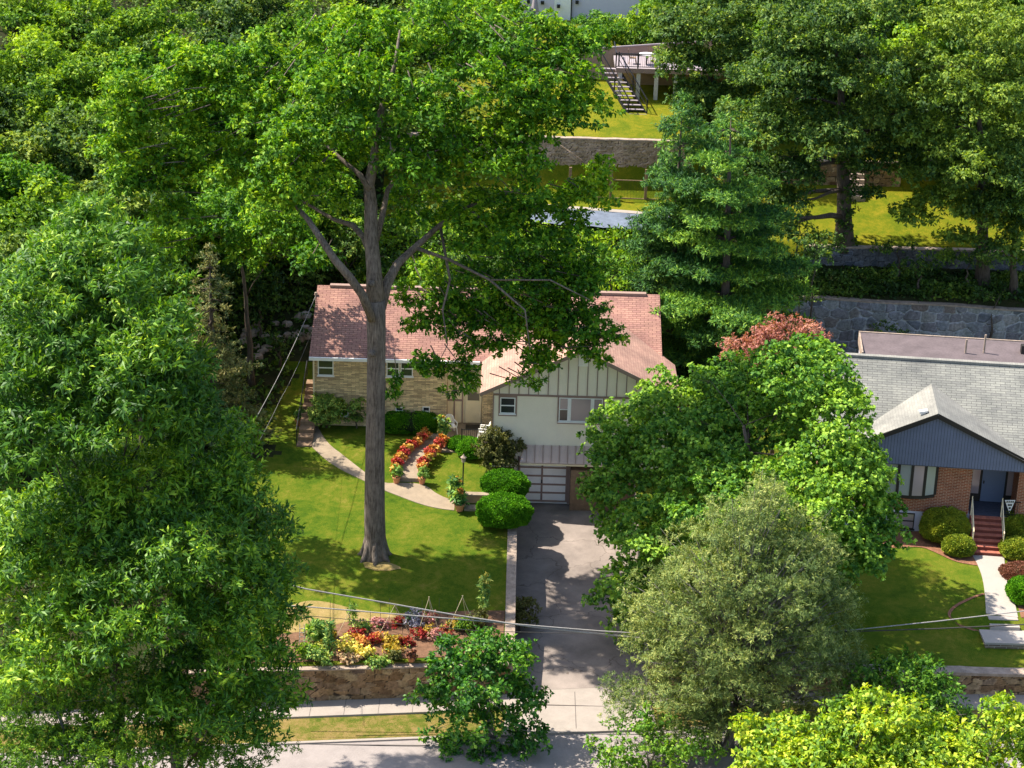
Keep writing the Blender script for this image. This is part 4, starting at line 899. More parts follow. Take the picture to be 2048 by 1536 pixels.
part(mb, 'stair_rail', M['black'], dk)
fn = empty('privacy_fence', (5, YD + 5, 13), 'dark mauve board fence with a top rail behind the deck', 'fence')
fa, fb = V(1186, 97, YD + 4.4), V(1345, 82, YD + 4.4); mb = MB(); mb.add([(fa.x - 3, YD + 4.4, 12), (fb.x + 5, YD + 4.4, 12), (fb.x + 5, YD + 4.4, fb.z + .3), (fa.x - 3, YD + 4.4, fa.z - .3), (fa.x - 3, YD + 4.5, 12), (fb.x + 5, YD + 4.5, 12), (fb.x + 5, YD + 4.5, fb.z + .3), (fa.x - 3, YD + 4.5, fa.z - .3)], [(0, 1, 2, 3), (7, 6, 5, 4), (0, 4, 5, 1), (1, 5, 6, 2), (2, 6, 7, 3), (3, 7, 4, 0)])
part(mb, 'boards', M['stucco'] if False else M['wingtrim'], fn); part(MB().bar((fa.x - 3, YD + 4.42, fa.z - .28), (fb.x + 5, YD + 4.42, fb.z + .32), .14, .08), 'top_rail', M['deckmat'], fn)
tb = empty('patio_table', (dx0 + 2, YD + 1.6, dz), 'small round table on the deck between brown chairs', 'table')
tx = V(1293, 122, YD + 1.5).x; ty = YD + 1.5
part(MB().lathe((tx, ty, dz + .7), [(.55, 0), (.56, .04)], 16), 'table_top', M['white'], tb); part(MB().tube([(tx, ty, dz), (tx, ty, dz + .7)], .05, 8), 'leg', M['black'], tb)
ch0 = None
for i, (ox, oy, rz) in enumerate(((-.95, .1, 1.5), (.95, .2, -1.4), (.3, .95, -.2))):
    if ch0 is None:
        ch0 = empty('deck_chair', (0, 0, 0), '', 'chair', 'chairs round the deck table')
        part(MB().box(-.24, .24, -.24, .24, .4, .45), 'seat', M['wood'], ch0, world=False); mb = MB()
        for x in (-.18, -.06, .06, .18): mb.bar((x, .24, .45), (x, .34, 1.0), .06, .03)
        part(mb, 'backrest', M['wood'], ch0, world=False)
        for s in (-1, 1):
            for t in (-1, 1): part(MB().bar((s * .2, t * .2, .4), (s * .24, t * .26, 0), .04), 'leg', M['wood'], ch0, world=False)
        c = ch0
    else: c = copy_tree(ch0)
    c.location = (tx + ox, ty + oy, dz); c.rotation_euler.z = rz
    c['label'] = ('brown wooden chair on the left of the deck table', 'brown wooden chair on the right of the deck table', 'brown wooden chair behind the deck table')[i]
# ------------------------------------------------------------ pool cover and post-and-wire fence
pool = MB(); a, b, c, d = G(1060, 418, 7.55), G(1345, 440, 7.55), G(1330, 470, 7.55), G(1060, 452, 7.55)
N_ = 24; vs = []; 
for i in range(N_ + 1):
    for j in range(9):
        p = a.lerp(b, i / N_).lerp(d.lerp(c, i / N_), j / 8); vs.append((p.x, p.y, 7.78 + .03 * sin(i * 1.7 + j) + .03 * random.random()))
pool.add(vs, [(i * 9 + j, i * 9 + j + 1, (i + 1) * 9 + j + 1, (i + 1) * 9 + j) for i in range(N_) for j in range(8)]); o = pool.build('pool_cover', M['cover'], smooth=True); tag(o, 'grey-blue winter cover stretched over the swimming pool', 'pool cover')
mb = MB(); ed = .35
o = MB().bar(a + Vector((0, .2, .12)), b + Vector((0, .2, .12)), .6, .3).build('pool_coping', M['concrete']); tag(o, 'pale concrete kerb along the far edge of the covered pool', 'kerb')
fr = empty('wire_fence', (5, 31.9, 7.6), 'weathered wooden post fence with wire mesh below the block wall', 'fence')
fx = [V(px, 370, 31.6).x for px in (1140, 1187, 1222, 1292, 1360, 1430)]; 
for x in fx: part(MB().box(x - .09, x + .09, 31.55, 31.7, 7.4, 9.75), 'post', M['wood'], fr)
part(MB().bar((fx[0], 31.62, 9.0), (fx[-1], 31.62, 8.95), .07, .05), 'rail', M['wood'], fr)
part(MB().bar((fx[0], 31.62, 7.75), (fx[-1], 31.62, 7.7), .1, .12), 'rail', M['wood'], fr)
mb = MB()
for i in range(50): x = fx[0] + (fx[-1] - fx[0]) * i / 50; mb.bar((x, 31.63, 7.7), (x, 31.63, 8.95), .008)
part(mb, 'mesh', M['black'], fr)
# terrace steps
ts = empty('terrace_steps', (21, 27.5, 9.4), 'stone steps rising to the upper terrace right of the ivy-covered trunk', 'steps')
mb = MB(); sx = V(1715, 350, 28).x
for i in range(7): mb.box(sx - .6, sx + .5, 27.2 + i * .3, 29.3, 9.2, 9.55 + i * .28)
part(mb, 'treads', M['capstone'], ts)
# boulders left of the house
for i in range(26):
    px = random.uniform(482, 628); t = (px - 482) / 140; py = 690 - 40 * t + random.uniform(-35, 45) * (1 - .45 * t); p = T(px, py); r = random.uniform(.22, .42)
    mb = MB(); mb.lathe((p.x, p.y, p.z - r * .3), [(r * .6, 0), (r, r * .4), (r * .85, r * .95), (r * .35, r * 1.2)], 8)
    mb.v = [(x + random.uniform(-.09, .09) * r * 2, y + random.uniform(-.09, .09) * r * 2, z + random.uniform(-.05, .05)) for x, y, z in mb.v]
    o = mb.build('boulder', M['stone_grey'] if False else M['capstone']); tag(o, 'rounded grey boulder in the heap left of the brick house', 'boulder', 'boulders heaped left of the brick house')

# ============================================================ VEGETATION
def lobes(ls, pr=(.6, 1.0), per=1.0, zmin=-.5, inner=.55):
    """each lobe (px, py, half width px, half height px, y, half depth m) becomes an uneven group of clumps at its real place and size"""
    out = []
    for l in ls:
        px, py, rx, ry, y, dp = l[:6]; c = V(px, py, y); k = (c - CP).length / FPX
        R = (rx * k, dp, ry * k * 1.06); area = (R[0] * R[2] + R[0] * R[1] + R[1] * R[2]) / 3
        m = (pr[0] + pr[1]) / 2; n = max(4, int(per * 5.0 * area / (m * m)))
        mr = min(R) ; p_ = (min(pr[0], mr * .8), min(pr[1], mr * .95)); tt = rng.uniform(-.1, .1)
        q = env(c, R, n, p_, zmin, inner); out += [(*a, tt + rng.uniform(-.1, .1)) for a in q]
    return out
def gbase(px, y, py=900):
    x = V(px, py, y).x; return Vector((x, y, float(H(x, y)) - .1))
# --- the big oak
ob = T(750, 1112); ob.z -= .1
def ov(px, py, y): return V(px, py, y)
oak = empty('tall_oak_tree', ob, 'tall oak with a long bare grey trunk standing on the front lawn', 'tree')
mb = MB(); yb = ob.y
tp = [(750, 1122, 31), (750, 1100, 23.5), (750, 1070, 21.5), (749, 1020, 20.5), (750, 900, 19), (752, 780, 18), (753, 690, 17.8), (752, 640, 18.5), (751, 600, 19)]
pts = [ov(px, py, yb) for px, py, r in tp]; kk = (pts[3] - CP).length / FPX
mb.tube(pts, [r * kk for _, _, r in tp], 22, lump=.015)
for a_ in np.linspace(0, 2 * pi, 8)[:-1]:   # root flare
    a_ += .3; d_ = Vector((cos(a_), sin(a_), 0)); mb.tube([ob + d_ * .38 + Vector((0, 0, 1.2)), ob + d_ * .46 + Vector((0, 0, .6)), ob + d_ * .62 + Vector((0, 0, .2)), ob + d_ * .95 - Vector((0, 0, .08))], [.12, .17, .15, .05], 8)
LB = [[(751, 610, 19, 0), (748, 540, 15, .2), (742, 470, 13.5, .4), (742, 410, 12.5, .6), (738, 370, 11, .8), (748, 320, 9, 1), (760, 230, 7, 1.5), (790, 130, 4, 2), (800, 60, 2, 2.5)],
      [(745, 640, 10, -.5), (725, 590, 10.5, -.9), (700, 555, 10, -1.2), (670, 520, 9, -1.5), (640, 475, 8, -1.2), (615, 438, 6.5, -.6), (590, 410, 4.5, .2), (550, 370, 2.5, 1.2)],
      [(760, 620, 13, .3), (775, 565, 12, .6), (795, 528, 10, 1), (830, 495, 8, 1.6), (880, 450, 6, 2), (960, 400, 4, 2.4), (1040, 380, 2.5, 3)],
      [(745, 520, 9, 1), (728, 475, 8, 1.8), (705, 450, 7, 2.5), (670, 440, 5, 3.4), (600, 400, 3, 4)],
      [(740, 380, 8, .6), (720, 350, 6.5, .7), (690, 325, 5, 1), (640, 280, 3.5, 2), (600, 240, 2, 3)],
      [(752, 480, 8, .8), (765, 430, 7, 1.5), (775, 380, 5.5, 2.2), (830, 300, 4, 3), (930, 220, 2.5, 4)],
      [(830, 495, 5, 1.6), (900, 520, 4, 1), (980, 560, 3, .2), (1050, 620, 2, -.5), (1060, 700, 1.2, -1)],
      [(880, 450, 4, 2), (900, 560, 3, 1), (885, 620, 2, .5), (895, 690, 1.2, .3), (880, 720, .8, .2)],
      [(980, 560, 2.5, .2), (1100, 560, 2, -.6), (1180, 600, 1.2, -1.2)]]
for L in LB:
    mb.tube([ov(px, py, yb + dy) for px, py, r, dy in L], [r * kk * (.97 if L is LB[0] else .82) for _, _, r, _ in L], 12, lump=.02)
for (px, py) in ((743, 566), (744, 706)):
    c = ov(px, py, yb - .45); mb.lathe((c.x, c.y - .02, c.z), [(.15, -.15), (.2, 0), (.12, .12)], 8)
OL = [(880, 90, 270, 110, -4, 5.5), (640, 130, 170, 90, -4, 4.5), (1000, 170, 150, 110, -7, 4.5), (760, 210, 190, 110, -9, 4.5), (500, 200, 150, 100, -6, 4.5), (330, 240, 130, 90, -6, 4), (300, 360, 95, 80, -7, 3), (250, 300, 70, 80, -8, 3), (250, 190, 70, 60, -7, 3), (380, 150, 90, 60, -6, 3), (350, 430, 60, 45, -8, 2), (290, 490, 45, 40, -8, 1.8),
      (420, 340, 120, 90, -7, 4), (580, 330, 130, 90, -8, 4), (650, 400, 70, 60, -4, 2.5), (630, 520, 50, 40, -4, 1.6), (850, 320, 110, 90, -9, 4), (960, 330, 150, 110, -8, 4.5),
      (1090, 250, 120, 90, -6, 4), (1160, 180, 60, 70, -5, 2.5), (930, 460, 130, 90, -7, 4), (1060, 440, 130, 90, -6, 4), (1180, 380, 60, 70, -5, 2.5), (1120, 540, 120, 70, -5, 3), (1000, 560, 100, 60, -6, 2.6), (860, 560, 60, 45, -4, 2), (820, 430, 50, 60, -5, 2),
      (1140, 110, 80, 70, -3, 3), (720, 300, 60, 60, -5, 2.5), (600, 270, 90, 60, -10, 3), (690, 270, 60, 50, -10.5, 2.2), (540, 400, 70, 50, -9, 2.5), (600, 350, 60, 40, -10, 2)]
OP = lobes([(*l[:5], l[5] * .8) for l in OL], (.6, 1.05), .37, inner=.3)
foliage('crown', OP, M['oak'], oak, dens=7.5, k=5, L=.24, Wr=.5, sub=.34, subd=3.4, holes=.15, zmin=-.2, flat=.75)
OL2 = [(1050, 640, 90, 42, -5, 1.6), (1150, 640, 85, 38, -5, 1.6), (1210, 670, 40, 32, -5, 1.0), (1195, 720, 26, 24, -4.5, .7), (1075, 720, 45, 42, -5, 1.0), (1055, 765, 45, 18, -4.8, .6), (960, 640, 70, 32, -5, 1.2), (880, 600, 60, 30, -5, 1.0), (905, 660, 38, 28, -5, .8), (840, 650, 40, 20, -5, .6),
       (860, 735, 48, 30, -5.5, .9), (930, 750, 34, 46, -5.5, .9), (940, 690, 30, 26, -5.5, .7), (900, 790, 28, 16, -5.5, .5), (990, 690, 50, 30, -5, .9), (1010, 600, 70, 35, -5, 1.2), (1120, 600, 70, 35, -5, 1.4), (790, 770, 14, 34, -5.5, .5), (780, 790, 20, 18, -5.5, .4), (930, 620, 80, 36, -5, 1.2), (1000, 640, 60, 40, -5, 1.0), (1100, 660, 70, 34, -5, 1.2), (1160, 690, 50, 30, -5, 1.0), (860, 640, 50, 26, -5, .8), (1130, 560, 100, 40, -5, 1.8), (800, 590, 24, 40, -5, .6), (820, 610, 30, 25, -5, .7), (1090, 690, 40, 30, -5, .8)]
OP2 = lobes(OL2, (.4, .75), .62, zmin=-.8, inner=.25)
foliage('hanging_sprays', OP2, M['oak'], oak, dens=10, k=5, L=.22, Wr=.52, sub=.3, subd=4.0, holes=.15, zmin=-.6, flat=.85)
tw = mb
for p in OP + OP2:
    if random.random() < .55:
        e = Vector(p[:3]); q = e + Vector(((ob.x - e.x) * .18, random.uniform(-.4, .4), random.uniform(-.2, 1.2))); q2 = e + Vector((random.uniform(-1, 1), random.uniform(-1, .2), random.uniform(-.6, .8))) * p[3]
        tw.tube([q, e, q2], [.03, .018, .006], 4)
mb.build('trunk', M['bark_grey'], oak, smooth=True)

def lobetree(name, label, ls, base, top, r0, leaf, bark, group=None, pr=(.6, 1.0), per=.5, nl=22, inner=.3, zmin=-.5, cat='tree', **kw):
    P = lobes(ls, pr, per, zmin, inner); kw.setdefault('dens', 7.5); kw.setdefault('sub', .34); kw.setdefault('subd', 3.4); kw.setdefault('flat', .75); kw.setdefault('L', .24)
    return tree(name, label, cat, base, top, r0, P, leaf, bark, group, nl, **kw)
# --- foreground left
b = gbase(200, -31, 600); lobetree('long_leaved_oak', 'large oak with long glossy leaves at the left edge, above the lower foreground tree',
    [(90, 560, 110, 80, -22, 4), (240, 530, 90, 70, -21, 3.5), (320, 650, 90, 80, -23, 3.5), (120, 700, 150, 110, -24, 4.5), (370, 760, 60, 70, -23, 2.5), (250, 800, 150, 110, -25, 4.5), (60, 860, 130, 110, -26, 4.5), (390, 860, 60, 70, -24, 2.5), (160, 480, 90, 60, -20, 3.5), (290, 720, 80, 80, -24, 3.5)],
    b, V(200, 900, -21), .4, M['chest'], M['bark'], L=.34, Wr=.26, k=6, dens=6.5, droop=.1, pr=(.6, 1.0), spread=1.1)
b = gbase(340, -31.5, 900); lobetree('street_oak', 'broad dark green oak filling the lower left over the pavement',
    [(470, 890, 50, 60, -22, 2.2), (300, 960, 170, 90, -24, 4.5), (450, 960, 90, 80, -23, 3.5), (150, 1050, 160, 100, -26, 5), (400, 1080, 160, 110, -27, 5), (520, 1110, 70, 80, -25, 3), (560, 1190, 45, 60, -25, 2.2), (250, 1200, 190, 120, -29, 5), (470, 1240, 120, 110, -28, 4.5), (120, 1280, 140, 90, -30, 4), (540, 1320, 55, 80, -27, 2.6), (400, 1370, 170, 80, -29, 4), (500, 1420, 80, 50, -28, 3), (300, 1440, 150, 60, -30, 3), (430, 1480, 70, 30, -29.5, 2), (30, 1120, 90, 120, -27, 4), (590, 1250, 22, 40, -25.5, 1.2), (595, 1400, 24, 34, -27, 1)],
    b, V(330, 1230, -23), .38, M['chest'], M['bark'], L=.30, Wr=.28, k=6, dens=6.5, droop=.1, pr=(.6, 1.0), spread=1.1, nl=30)
b = gbase(120, -33, 1300); lobetree('locust_tree', 'feathery fine-leaved locust in the bottom left corner',
    [(110, 1330, 120, 55, -30, 2.5), (430, 1430, 90, 40, -30, 1.8), (250, 1530, 260, 50, -32, 2.5), (480, 1520, 80, 30, -31, 1.4), (60, 1500, 120, 60, -32, 2.5), (60, 1440, 120, 70, -32, 3), (200, 1450, 130, 70, -32, 3), (330, 1400, 60, 35, -30, 1.6), (360, 1500, 110, 40, -32, 2), (230, 1350, 70, 50, -30, 2), (440, 1495, 45, 20, -31, 1), (150, 1540, 200, 60, -34, 3), (20, 1290, 60, 40, -30, 2), (30, 1400, 90, 60, -31, 2.5), (120, 1520, 150, 50, -33, 2.5), (560, 1500, 40, 30, -31, 1)],
    b, V(120, 1420, -32), .2, M['wood1'], M['bark_pale'], L=.15, Wr=.3, k=8, dens=9, sub=.34, subd=3.4, pr=(.6, 1.0), droop=.05, flat=.5, nl=30)
b = Vector((-14.5, 8.5, 2.6)); lobetree('woodland_edge_tree', 'fresh green tree at the edge of the wood, left of the red roof ridge',
    [(430, 440, 80, 60, 7, 2.8), (560, 450, 80, 60, 6, 2.6), (490, 510, 50, 35, 6, 1.6), (600, 500, 50, 45, 6.5, 1.8), (350, 480, 40, 50, 6, 2)], b, V(480, 450, 7), .2, M['oak'], M['bark'], nl=14)
b = gbase(270, -7, 800); lobetree('added_shade_tree', 'small added tree mostly hidden behind the long-leaved oak, shading the lawn',  # added tree, mostly unseen; put here to cast shade on the lower left lawn
    [(260, 580, 60, 60, -6.5, 2.2), (320, 540, 45, 50, -7, 1.8), (330, 660, 50, 60, -7, 2)], b, V(280, 600, -7), .16, M['wood1'], M['bark'], nl=8)
# --- spruce beside the lawn
def conifer(name, label, base, h, rad, leaf, bark, levels=14, nb=7, droop=.15, L=.2, Wr=.14, k=8, dens=6, flat=.38, pr=.55, group=None, z0=.12, prof=None, up=.0, r0=.2, rag=.25, sub=.4, cat='tree', lean=(0, 0), subd=4):
    base = Vector(base); root = empty(name, base, label, cat, group); mb = MB(); P = []
    topv = base + Vector((lean[0], lean[1], h))
    mb.tube([base - Vector((0, 0, .3)), base.lerp(topv, .3), base.lerp(topv, .65), base.lerp(topv, .95)], [r0 * 1.3, r0, r0 * .55, .02], 10)
    for i in range(levels):
        t = z0 + (1 - z0) * i / levels; R = rad * (prof(t) if prof else (1 - t) ** .8); c = base.lerp(topv, t)
        m = max(3, int(nb * (.5 + .5 * R / rad)))
        for j in range(m):
            a = 2 * pi * (j + .5 * (i % 2) + random.uniform(-.25, .25)) / m; l = R * random.uniform(1 - rag, 1 + rag * .6)
            e = c + Vector((cos(a) * l, sin(a) * l, -droop * l + up * l * random.uniform(.5, 1.2)))
            mb.tube([c, c.lerp(e, .5) + Vector((0, 0, .04 * l)), e], [r0 * .28, r0 * .16, .015], 5)
            tt = rng.uniform(-.15, .15); ns = max(1, int(l / (pr * 1.0)))
            for s in range(ns):
                f = 1 - s / max(ns, 1) * .8; q = c.lerp(e, f); w = pr * (.7 + .5 * (1 - abs(f - .7))) * min(1, .5 + l / rad)
                P.append((q.x, q.y, q.z + .05, w, tt))
                if l > 1.2 and f < .95:
                    for sd in (-1, 1):
                        o = Vector((-sin(a), cos(a), 0)) * sd * w * 1.05 * f; P.append((q.x + o.x, q.y + o.y, q.z - .03, w * .8, tt))
    P.append((topv.x, topv.y, topv.z - .1, pr * .5)); P.append((topv.x, topv.y, topv.z - pr, pr * .7)); P.append((topv.x, topv.y, topv.z - pr * 1.9, pr * .8))
    mb.build('trunk', bark, root, smooth=True)
    foliage('boughs', P, leaf, root, dens=dens, k=k, L=L, Wr=Wr, sub=sub, subd=subd, flat=flat, droop=-.05, zmin=-.5, holes=.12, upn=.9)
    return root
b = gbase(430, 1.5); tz = V(430, 492, 1.5).z
conifer('spruce_tree', 'slender brownish spruce with drooping tips left of the brick house', b, tz - b.z, 2.7, M['spruce'], M['bark'], levels=17, nb=7, L=.2, Wr=.22, dens=7, pr=.42, flat=.5, droop=.22, rag=.45, prof=lambda t: (1 - t) ** .75 * (.8 + .4 * random.random()))
# --- white pine
b = Vector((V(1450, 700, 11).x, 11, 2.4)); tz = V(1400, 205, 11).z
conifer('white_pine', 'tall white pine with layered boughs behind the right end of the red roof', b, tz - b.z, 4.9, M['pine'], M['bark'], levels=10, nb=7, L=.26, Wr=.24, k=9, dens=7, pr=.85, flat=.24, droop=.08, up=.07, r0=.26, rag=.42, sub=.4, lean=(-.5, .5), z0=.06,
        prof=lambda t: (min(1, .72 + t * 1.6) if t < .2 else 1.0 * (1 - (t - .2) / .8) ** .62) * .98)
b = Vector((V(1345, 560, 14).x, 14, 3.6)); tz = V(1350, 190, 14).z
conifer('white_pine', 'narrower pine just left of the tall white pine', b, tz - b.z, 2.6, M['pine'], M['bark'], levels=13, nb=6, L=.26, Wr=.24, k=9, dens=5.5, pr=.75, flat=.34, droop=.0, up=.1, r0=.2, rag=.3, sub=.45, z0=.2, prof=lambda t: 1.0 * (1 - t) ** .5)
# --- maple over the driveway
b = gbase(1490, -12, 1200); lobetree('broad_maple', 'large rounded maple between the driveway and the grey-roofed house',
    [(1600, 745, 110, 60, -9.7, 3.5), (1480, 780, 110, 60, -5.6, 3.5), (1340, 810, 90, 55, -4, 3), (1250, 860, 80, 50, -5, 3), (1660, 830, 90, 80, -11.7, 3.5), (1540, 860, 140, 90, -8.6, 4), (1400, 900, 130, 90, -10.5, 4), (1270, 950, 100, 75, -8, 3.5), (1190, 900, 35, 40, -5, 1.4), (1700, 950, 85, 85, -13.7, 3.5), (1600, 1000, 130, 95, -15.7, 4), (1450, 1030, 130, 90, -15.1, 4), (1320, 1070, 100, 80, -13.5, 3.5), (1190, 990, 45, 45, -7, 1.6), (1230, 1060, 45, 50, -9, 2), (1740, 1050, 65, 75, -14.7, 3), (1680, 1110, 90, 80, -16.7, 3), (1550, 1150, 120, 80, -17.1, 3.5), (1260, 1170, 80, 45, -13, 2.2), (1200, 1200, 35, 30, -13, 1), (1260, 1240, 50, 45, -13.5, 1.6), (1250, 1290, 26, 18, -13.5, 0.7), (1650, 720, 40, 40, -8.7, 1.8), (1690, 780, 30, 40, -9.7, 1.5), (1790, 1060, 25, 40, -14.7, 1.3), (1750, 960, 30, 45, -13.7, 1.5)],
    b, V(1490, 850, -11), .4, M['maple'], M['bark'], L=.19, Wr=.8, k=5, dens=8, pr=(.55, .95), per=.62, nl=26, flat=.62, droop=.35, spread=.7, upn=.9)
b = gbase(1560, 3, 700); lobetree('red_maple', 'dark red Japanese maple peeking above the green maple',
    [(1565, 668, 60, 36, 3, 1.6), (1485, 698, 50, 28, 3, 1.4), (1625, 664, 45, 28, 3, 1.4), (1530, 690, 50, 34, 3, 1.4), (1560, 730, 110, 40, 3, 2)], b, V(1560, 720, 3), .12, M['redmaple'], M['bark'], pr=(.5, .8), L=.14, Wr=.45, sub=.32, dens=9, k=6, nl=16)
# --- grey-green hemlock in the foreground
def hemlock():
    base = gbase(1440, -21.5, 1500); root = empty('hemlock_tree', base, 'big grey-green hemlock with bare inner stems in front of the maple', 'tree')
    ls = [(1530, 1010, 60, 45, -20, 2), (1480, 1060, 90, 60, -20.5, 2.5), (1590, 1080, 80, 60, -20, 2.5), (1410, 1120, 100, 60, -21, 3), (1540, 1150, 120, 80, -21.5, 3.5), (1330, 1190, 80, 55, -20.5, 2.5), (1640, 1180, 60, 70, -20, 2.2), (1440, 1240, 140, 80, -22, 3.5), (1600, 1280, 100, 80, -21.5, 3), (1320, 1290, 75, 60, -21, 2.2), (1270, 1390, 45, 40, -21.5, 1.5), (1360, 1370, 80, 50, -22.5, 2.5), (1500, 1360, 100, 60, -22.5, 3), (1650, 1360, 60, 60, -21.5, 2), (1330, 1460, 60, 40, -22.5, 1.6), (1440, 1440, 70, 35, -23, 1.6), (1560, 1440, 60, 50, -22.5, 2), (1270, 1270, 30, 30, -20.5, 1), (1690, 1270, 30, 50, -20.5, 1.2), (1240, 1400, 50, 50, -21.5, 1.5), (1300, 1240, 60, 50, -20.5, 1.6), (1690, 1210, 40, 50, -20, 1.4), (1700, 1340, 40, 60, -21, 1.6), (1640, 1450, 60, 50, -22, 2), (1450, 1350, 90, 60, -23.5, 1.8), (1400, 1430, 70, 50, -22.5, 1.6), (1340, 1400, 70, 50, -22, 1.6), (1540, 990, 40, 40, -20, 1.4), (1640, 1110, 50, 50, -20, 1.6)]
    P = lobes(ls, (.42, .75), .6, -.7, .35)
    mb = MB()
    for i in range(7):
        a = 2 * pi * i / 7; s = base + Vector((cos(a) * .4, sin(a) * .3, -.3)); e = V(1400 + i * 38, 1230 + abs(i - 3) * 35, -21.5 + sin(a)); m = s.lerp(e, .5) + Vector((cos(a) * .9, -.3, .2)); mb.tube([s, s.lerp(m, .5), m, m.lerp(e, .6), e], [.17, .14, .11, .07, .02], 7)
    for p in P:
        if random.random() < .7:
            e = Vector(p[:3]); c = Vector((base.x + .4 + (e.x - base.x) * .15, -21.5, base.z + (e.z - base.z) * random.uniform(.5, .72))); m = c.lerp(e, .55) + Vector((0, 0, .3)); mb.tube([c, m, e], [.035, .025, .008], 5)
            if random.random() < .12: f = e + (e - c).normalized() * p[3] * 1.4; mb.tube([e, f], [.014, .005], 4)
    mb.build('trunk', M['bark_pale'], root, smooth=True)
    foliage('crown', P, M['hemlock'], root, dens=12, k=7, L=.17, Wr=.2, sub=.32, subd=4.0, flat=.62, holes=.15, droop=.1, zmin=-.4)
hemlock()
# --- small street tree
b = gbase(985, -21.0, 1450); lobetree('young_pin_oak', 'small glossy-leaved street tree in front of the flower garden',
    [(965, 1290, 50, 35, -21, 1.4), (900, 1330, 55, 42, -21, 1.5), (1020, 1320, 55, 45, -21, 1.5), (960, 1370, 85, 50, -22, 1.9), (870, 1400, 45, 40, -21.5, 1.3), (1040, 1400, 45, 45, -21.5, 1.3), (950, 1440, 80, 45, -22, 1.8), (900, 1500, 40, 30, -22, 1.2), (980, 1510, 70, 35, -22, 1.5), (1060, 1470, 45, 40, -22, 1.2), (1085, 1420, 22, 22, -21.5, .6), (1050, 1520, 50, 30, -22, 1.1), (940, 1560, 90, 30, -22.5, 1.4), (870, 1470, 25, 22, -21.5, .7)],
    b, V(970, 1330, -21.3), .13, M['pinoak'], M['bark_pale'], L=.2, Wr=.55, k=6, dens=9, sub=.36, subd=4.0, pr=(.5, .85), nl=30, holes=.15, per=.55)
# --- bottom right trees
b = gbase(1820, -23, 1450); lobetree('street_tree', 'mid green tree before the stone wall, above the yellow-green crowns',
    [(1770, 1340, 60, 30, -21, 1.4), (1850, 1350, 50, 30, -21, 1.3), (1800, 1365, 110, 45, -22, 2), (1730, 1440, 60, 40, -22, 1.6), (1880, 1460, 60, 40, -22, 1.6), (1720, 1400, 60, 40, -22, 1.8), (1880, 1400, 60, 45, -22, 1.8), (1800, 1430, 110, 45, -23, 2.2), (1920, 1460, 40, 40, -22.5, 1.3)], b, V(1800, 1380, -22), .15, M['mid'], M['bark_pale'], L=.19, Wr=.45, k=6, dens=7, sub=.4, pr=(.5, .85), nl=24)
b = gbase(1700, -30.5, 1550);  lobetree('yellow_green_tree', 'bright yellow-green tree at the bottom edge, right of the hemlock',
    [(1770, 1430, 80, 40, -27.5, 2), (1700, 1450, 60, 40, -27.5, 2), (1590, 1480, 60, 40, -27.5, 2), (1840, 1490, 60, 50, -28, 2), (1690, 1540, 160, 50, -29, 3), (1660, 1490, 90, 50, -28, 2.5), (1530, 1500, 70, 40, -28, 2), (1790, 1500, 80, 45, -28, 2.5), (1600, 1560, 150, 50, -29, 3), (1800, 1560, 100, 40, -29, 2.5), (1490, 1460, 35, 22, -27.5, 1)], b, V(1700, 1500, -28.5), .2, M['lime'], M['bark'], L=.22, Wr=.55, dens=8, pr=(.55, .9), sub=.34)
b = gbase(1980, -30.5, 1550);  lobetree('yellow_green_tree', 'yellow-tipped tree in the bottom right corner',
    [(2000, 1430, 70, 35, -27.5, 1.8), (1900, 1530, 80, 50, -29, 2.2), (1930, 1500, 70, 40, -28, 2), (2040, 1490, 70, 45, -28, 2), (1960, 1560, 130, 45, -29, 3)], b, V(1980, 1500, -28.5), .2, M['lime'], M['bark'], L=.22, Wr=.55, dens=8, pr=(.55, .9), sub=.34)
b = gbase(1290, -24.5, 1520); b.z = -1.9; lobetree('leafy_shrub_tree', 'bright green bushy tree at the bottom edge under the hemlock',
    [(1300, 1440, 50, 30, -23, 1.0), (1270, 1470, 70, 36, -23.5, 1.4), (1390, 1500, 60, 40, -24, 1.4), (1210, 1500, 40, 30, -24, 1), (1230, 1520, 45, 25, -24, 1), (1330, 1510, 70, 30, -24, 1.4), (1290, 1560, 110, 30, -25, 2)], b, V(1290, 1520, -24.5), .1, M['mid'], M['bark'], L=.17, Wr=.5, dens=9, pr=(.45, .75), sub=.34)
# --- back right trees
b = Vector((V(1690, 478, 21.9).x, 21.9, 8.0)); 
rt = lobetree('ivy_clad_tree', 'big tree with an ivy-covered trunk on the shady upper lawn',
    [(1640, 60, 130, 70, 22, 5), (1560, 150, 110, 70, 21, 4.5), (1700, 150, 110, 70, 20, 4.5), (1520, 260, 100, 60, 20, 4), (1640, 270, 100, 60, 19, 4), (1770, 230, 70, 60, 20, 3.5), (1480, 340, 70, 40, 20, 2.5), (1590, 340, 60, 35, 19, 2.5), (1760, 20, 90, 50, 22, 4), (1730, 330, 50, 30, 20, 2), (1570, 400, 60, 30, 18, 2), (1540, 450, 60, 35, 17, 2), (1790, 310, 60, 40, 21, 2.5), (1480, 420, 40, 30, 17, 1.6), (1790, 270, 70, 50, 22, 3), (1740, 390, 40, 20, 20, 1.2), (1560, 350, 80, 40, 19, 2.5)],
    b, V(1680, 100, 22), .55, M['dull'], M['bark'], L=.24, nl=20)
P = [(b.x + random.uniform(-.25, .25), b.y - .3, b.z + .2 + i * .42, .62 - .02 * i, .0) for i in range(15)]; foliage('ivy', P, M['ivy'], rt, dens=9, k=4, L=.16, Wr=.8, sub=.3, subd=4)
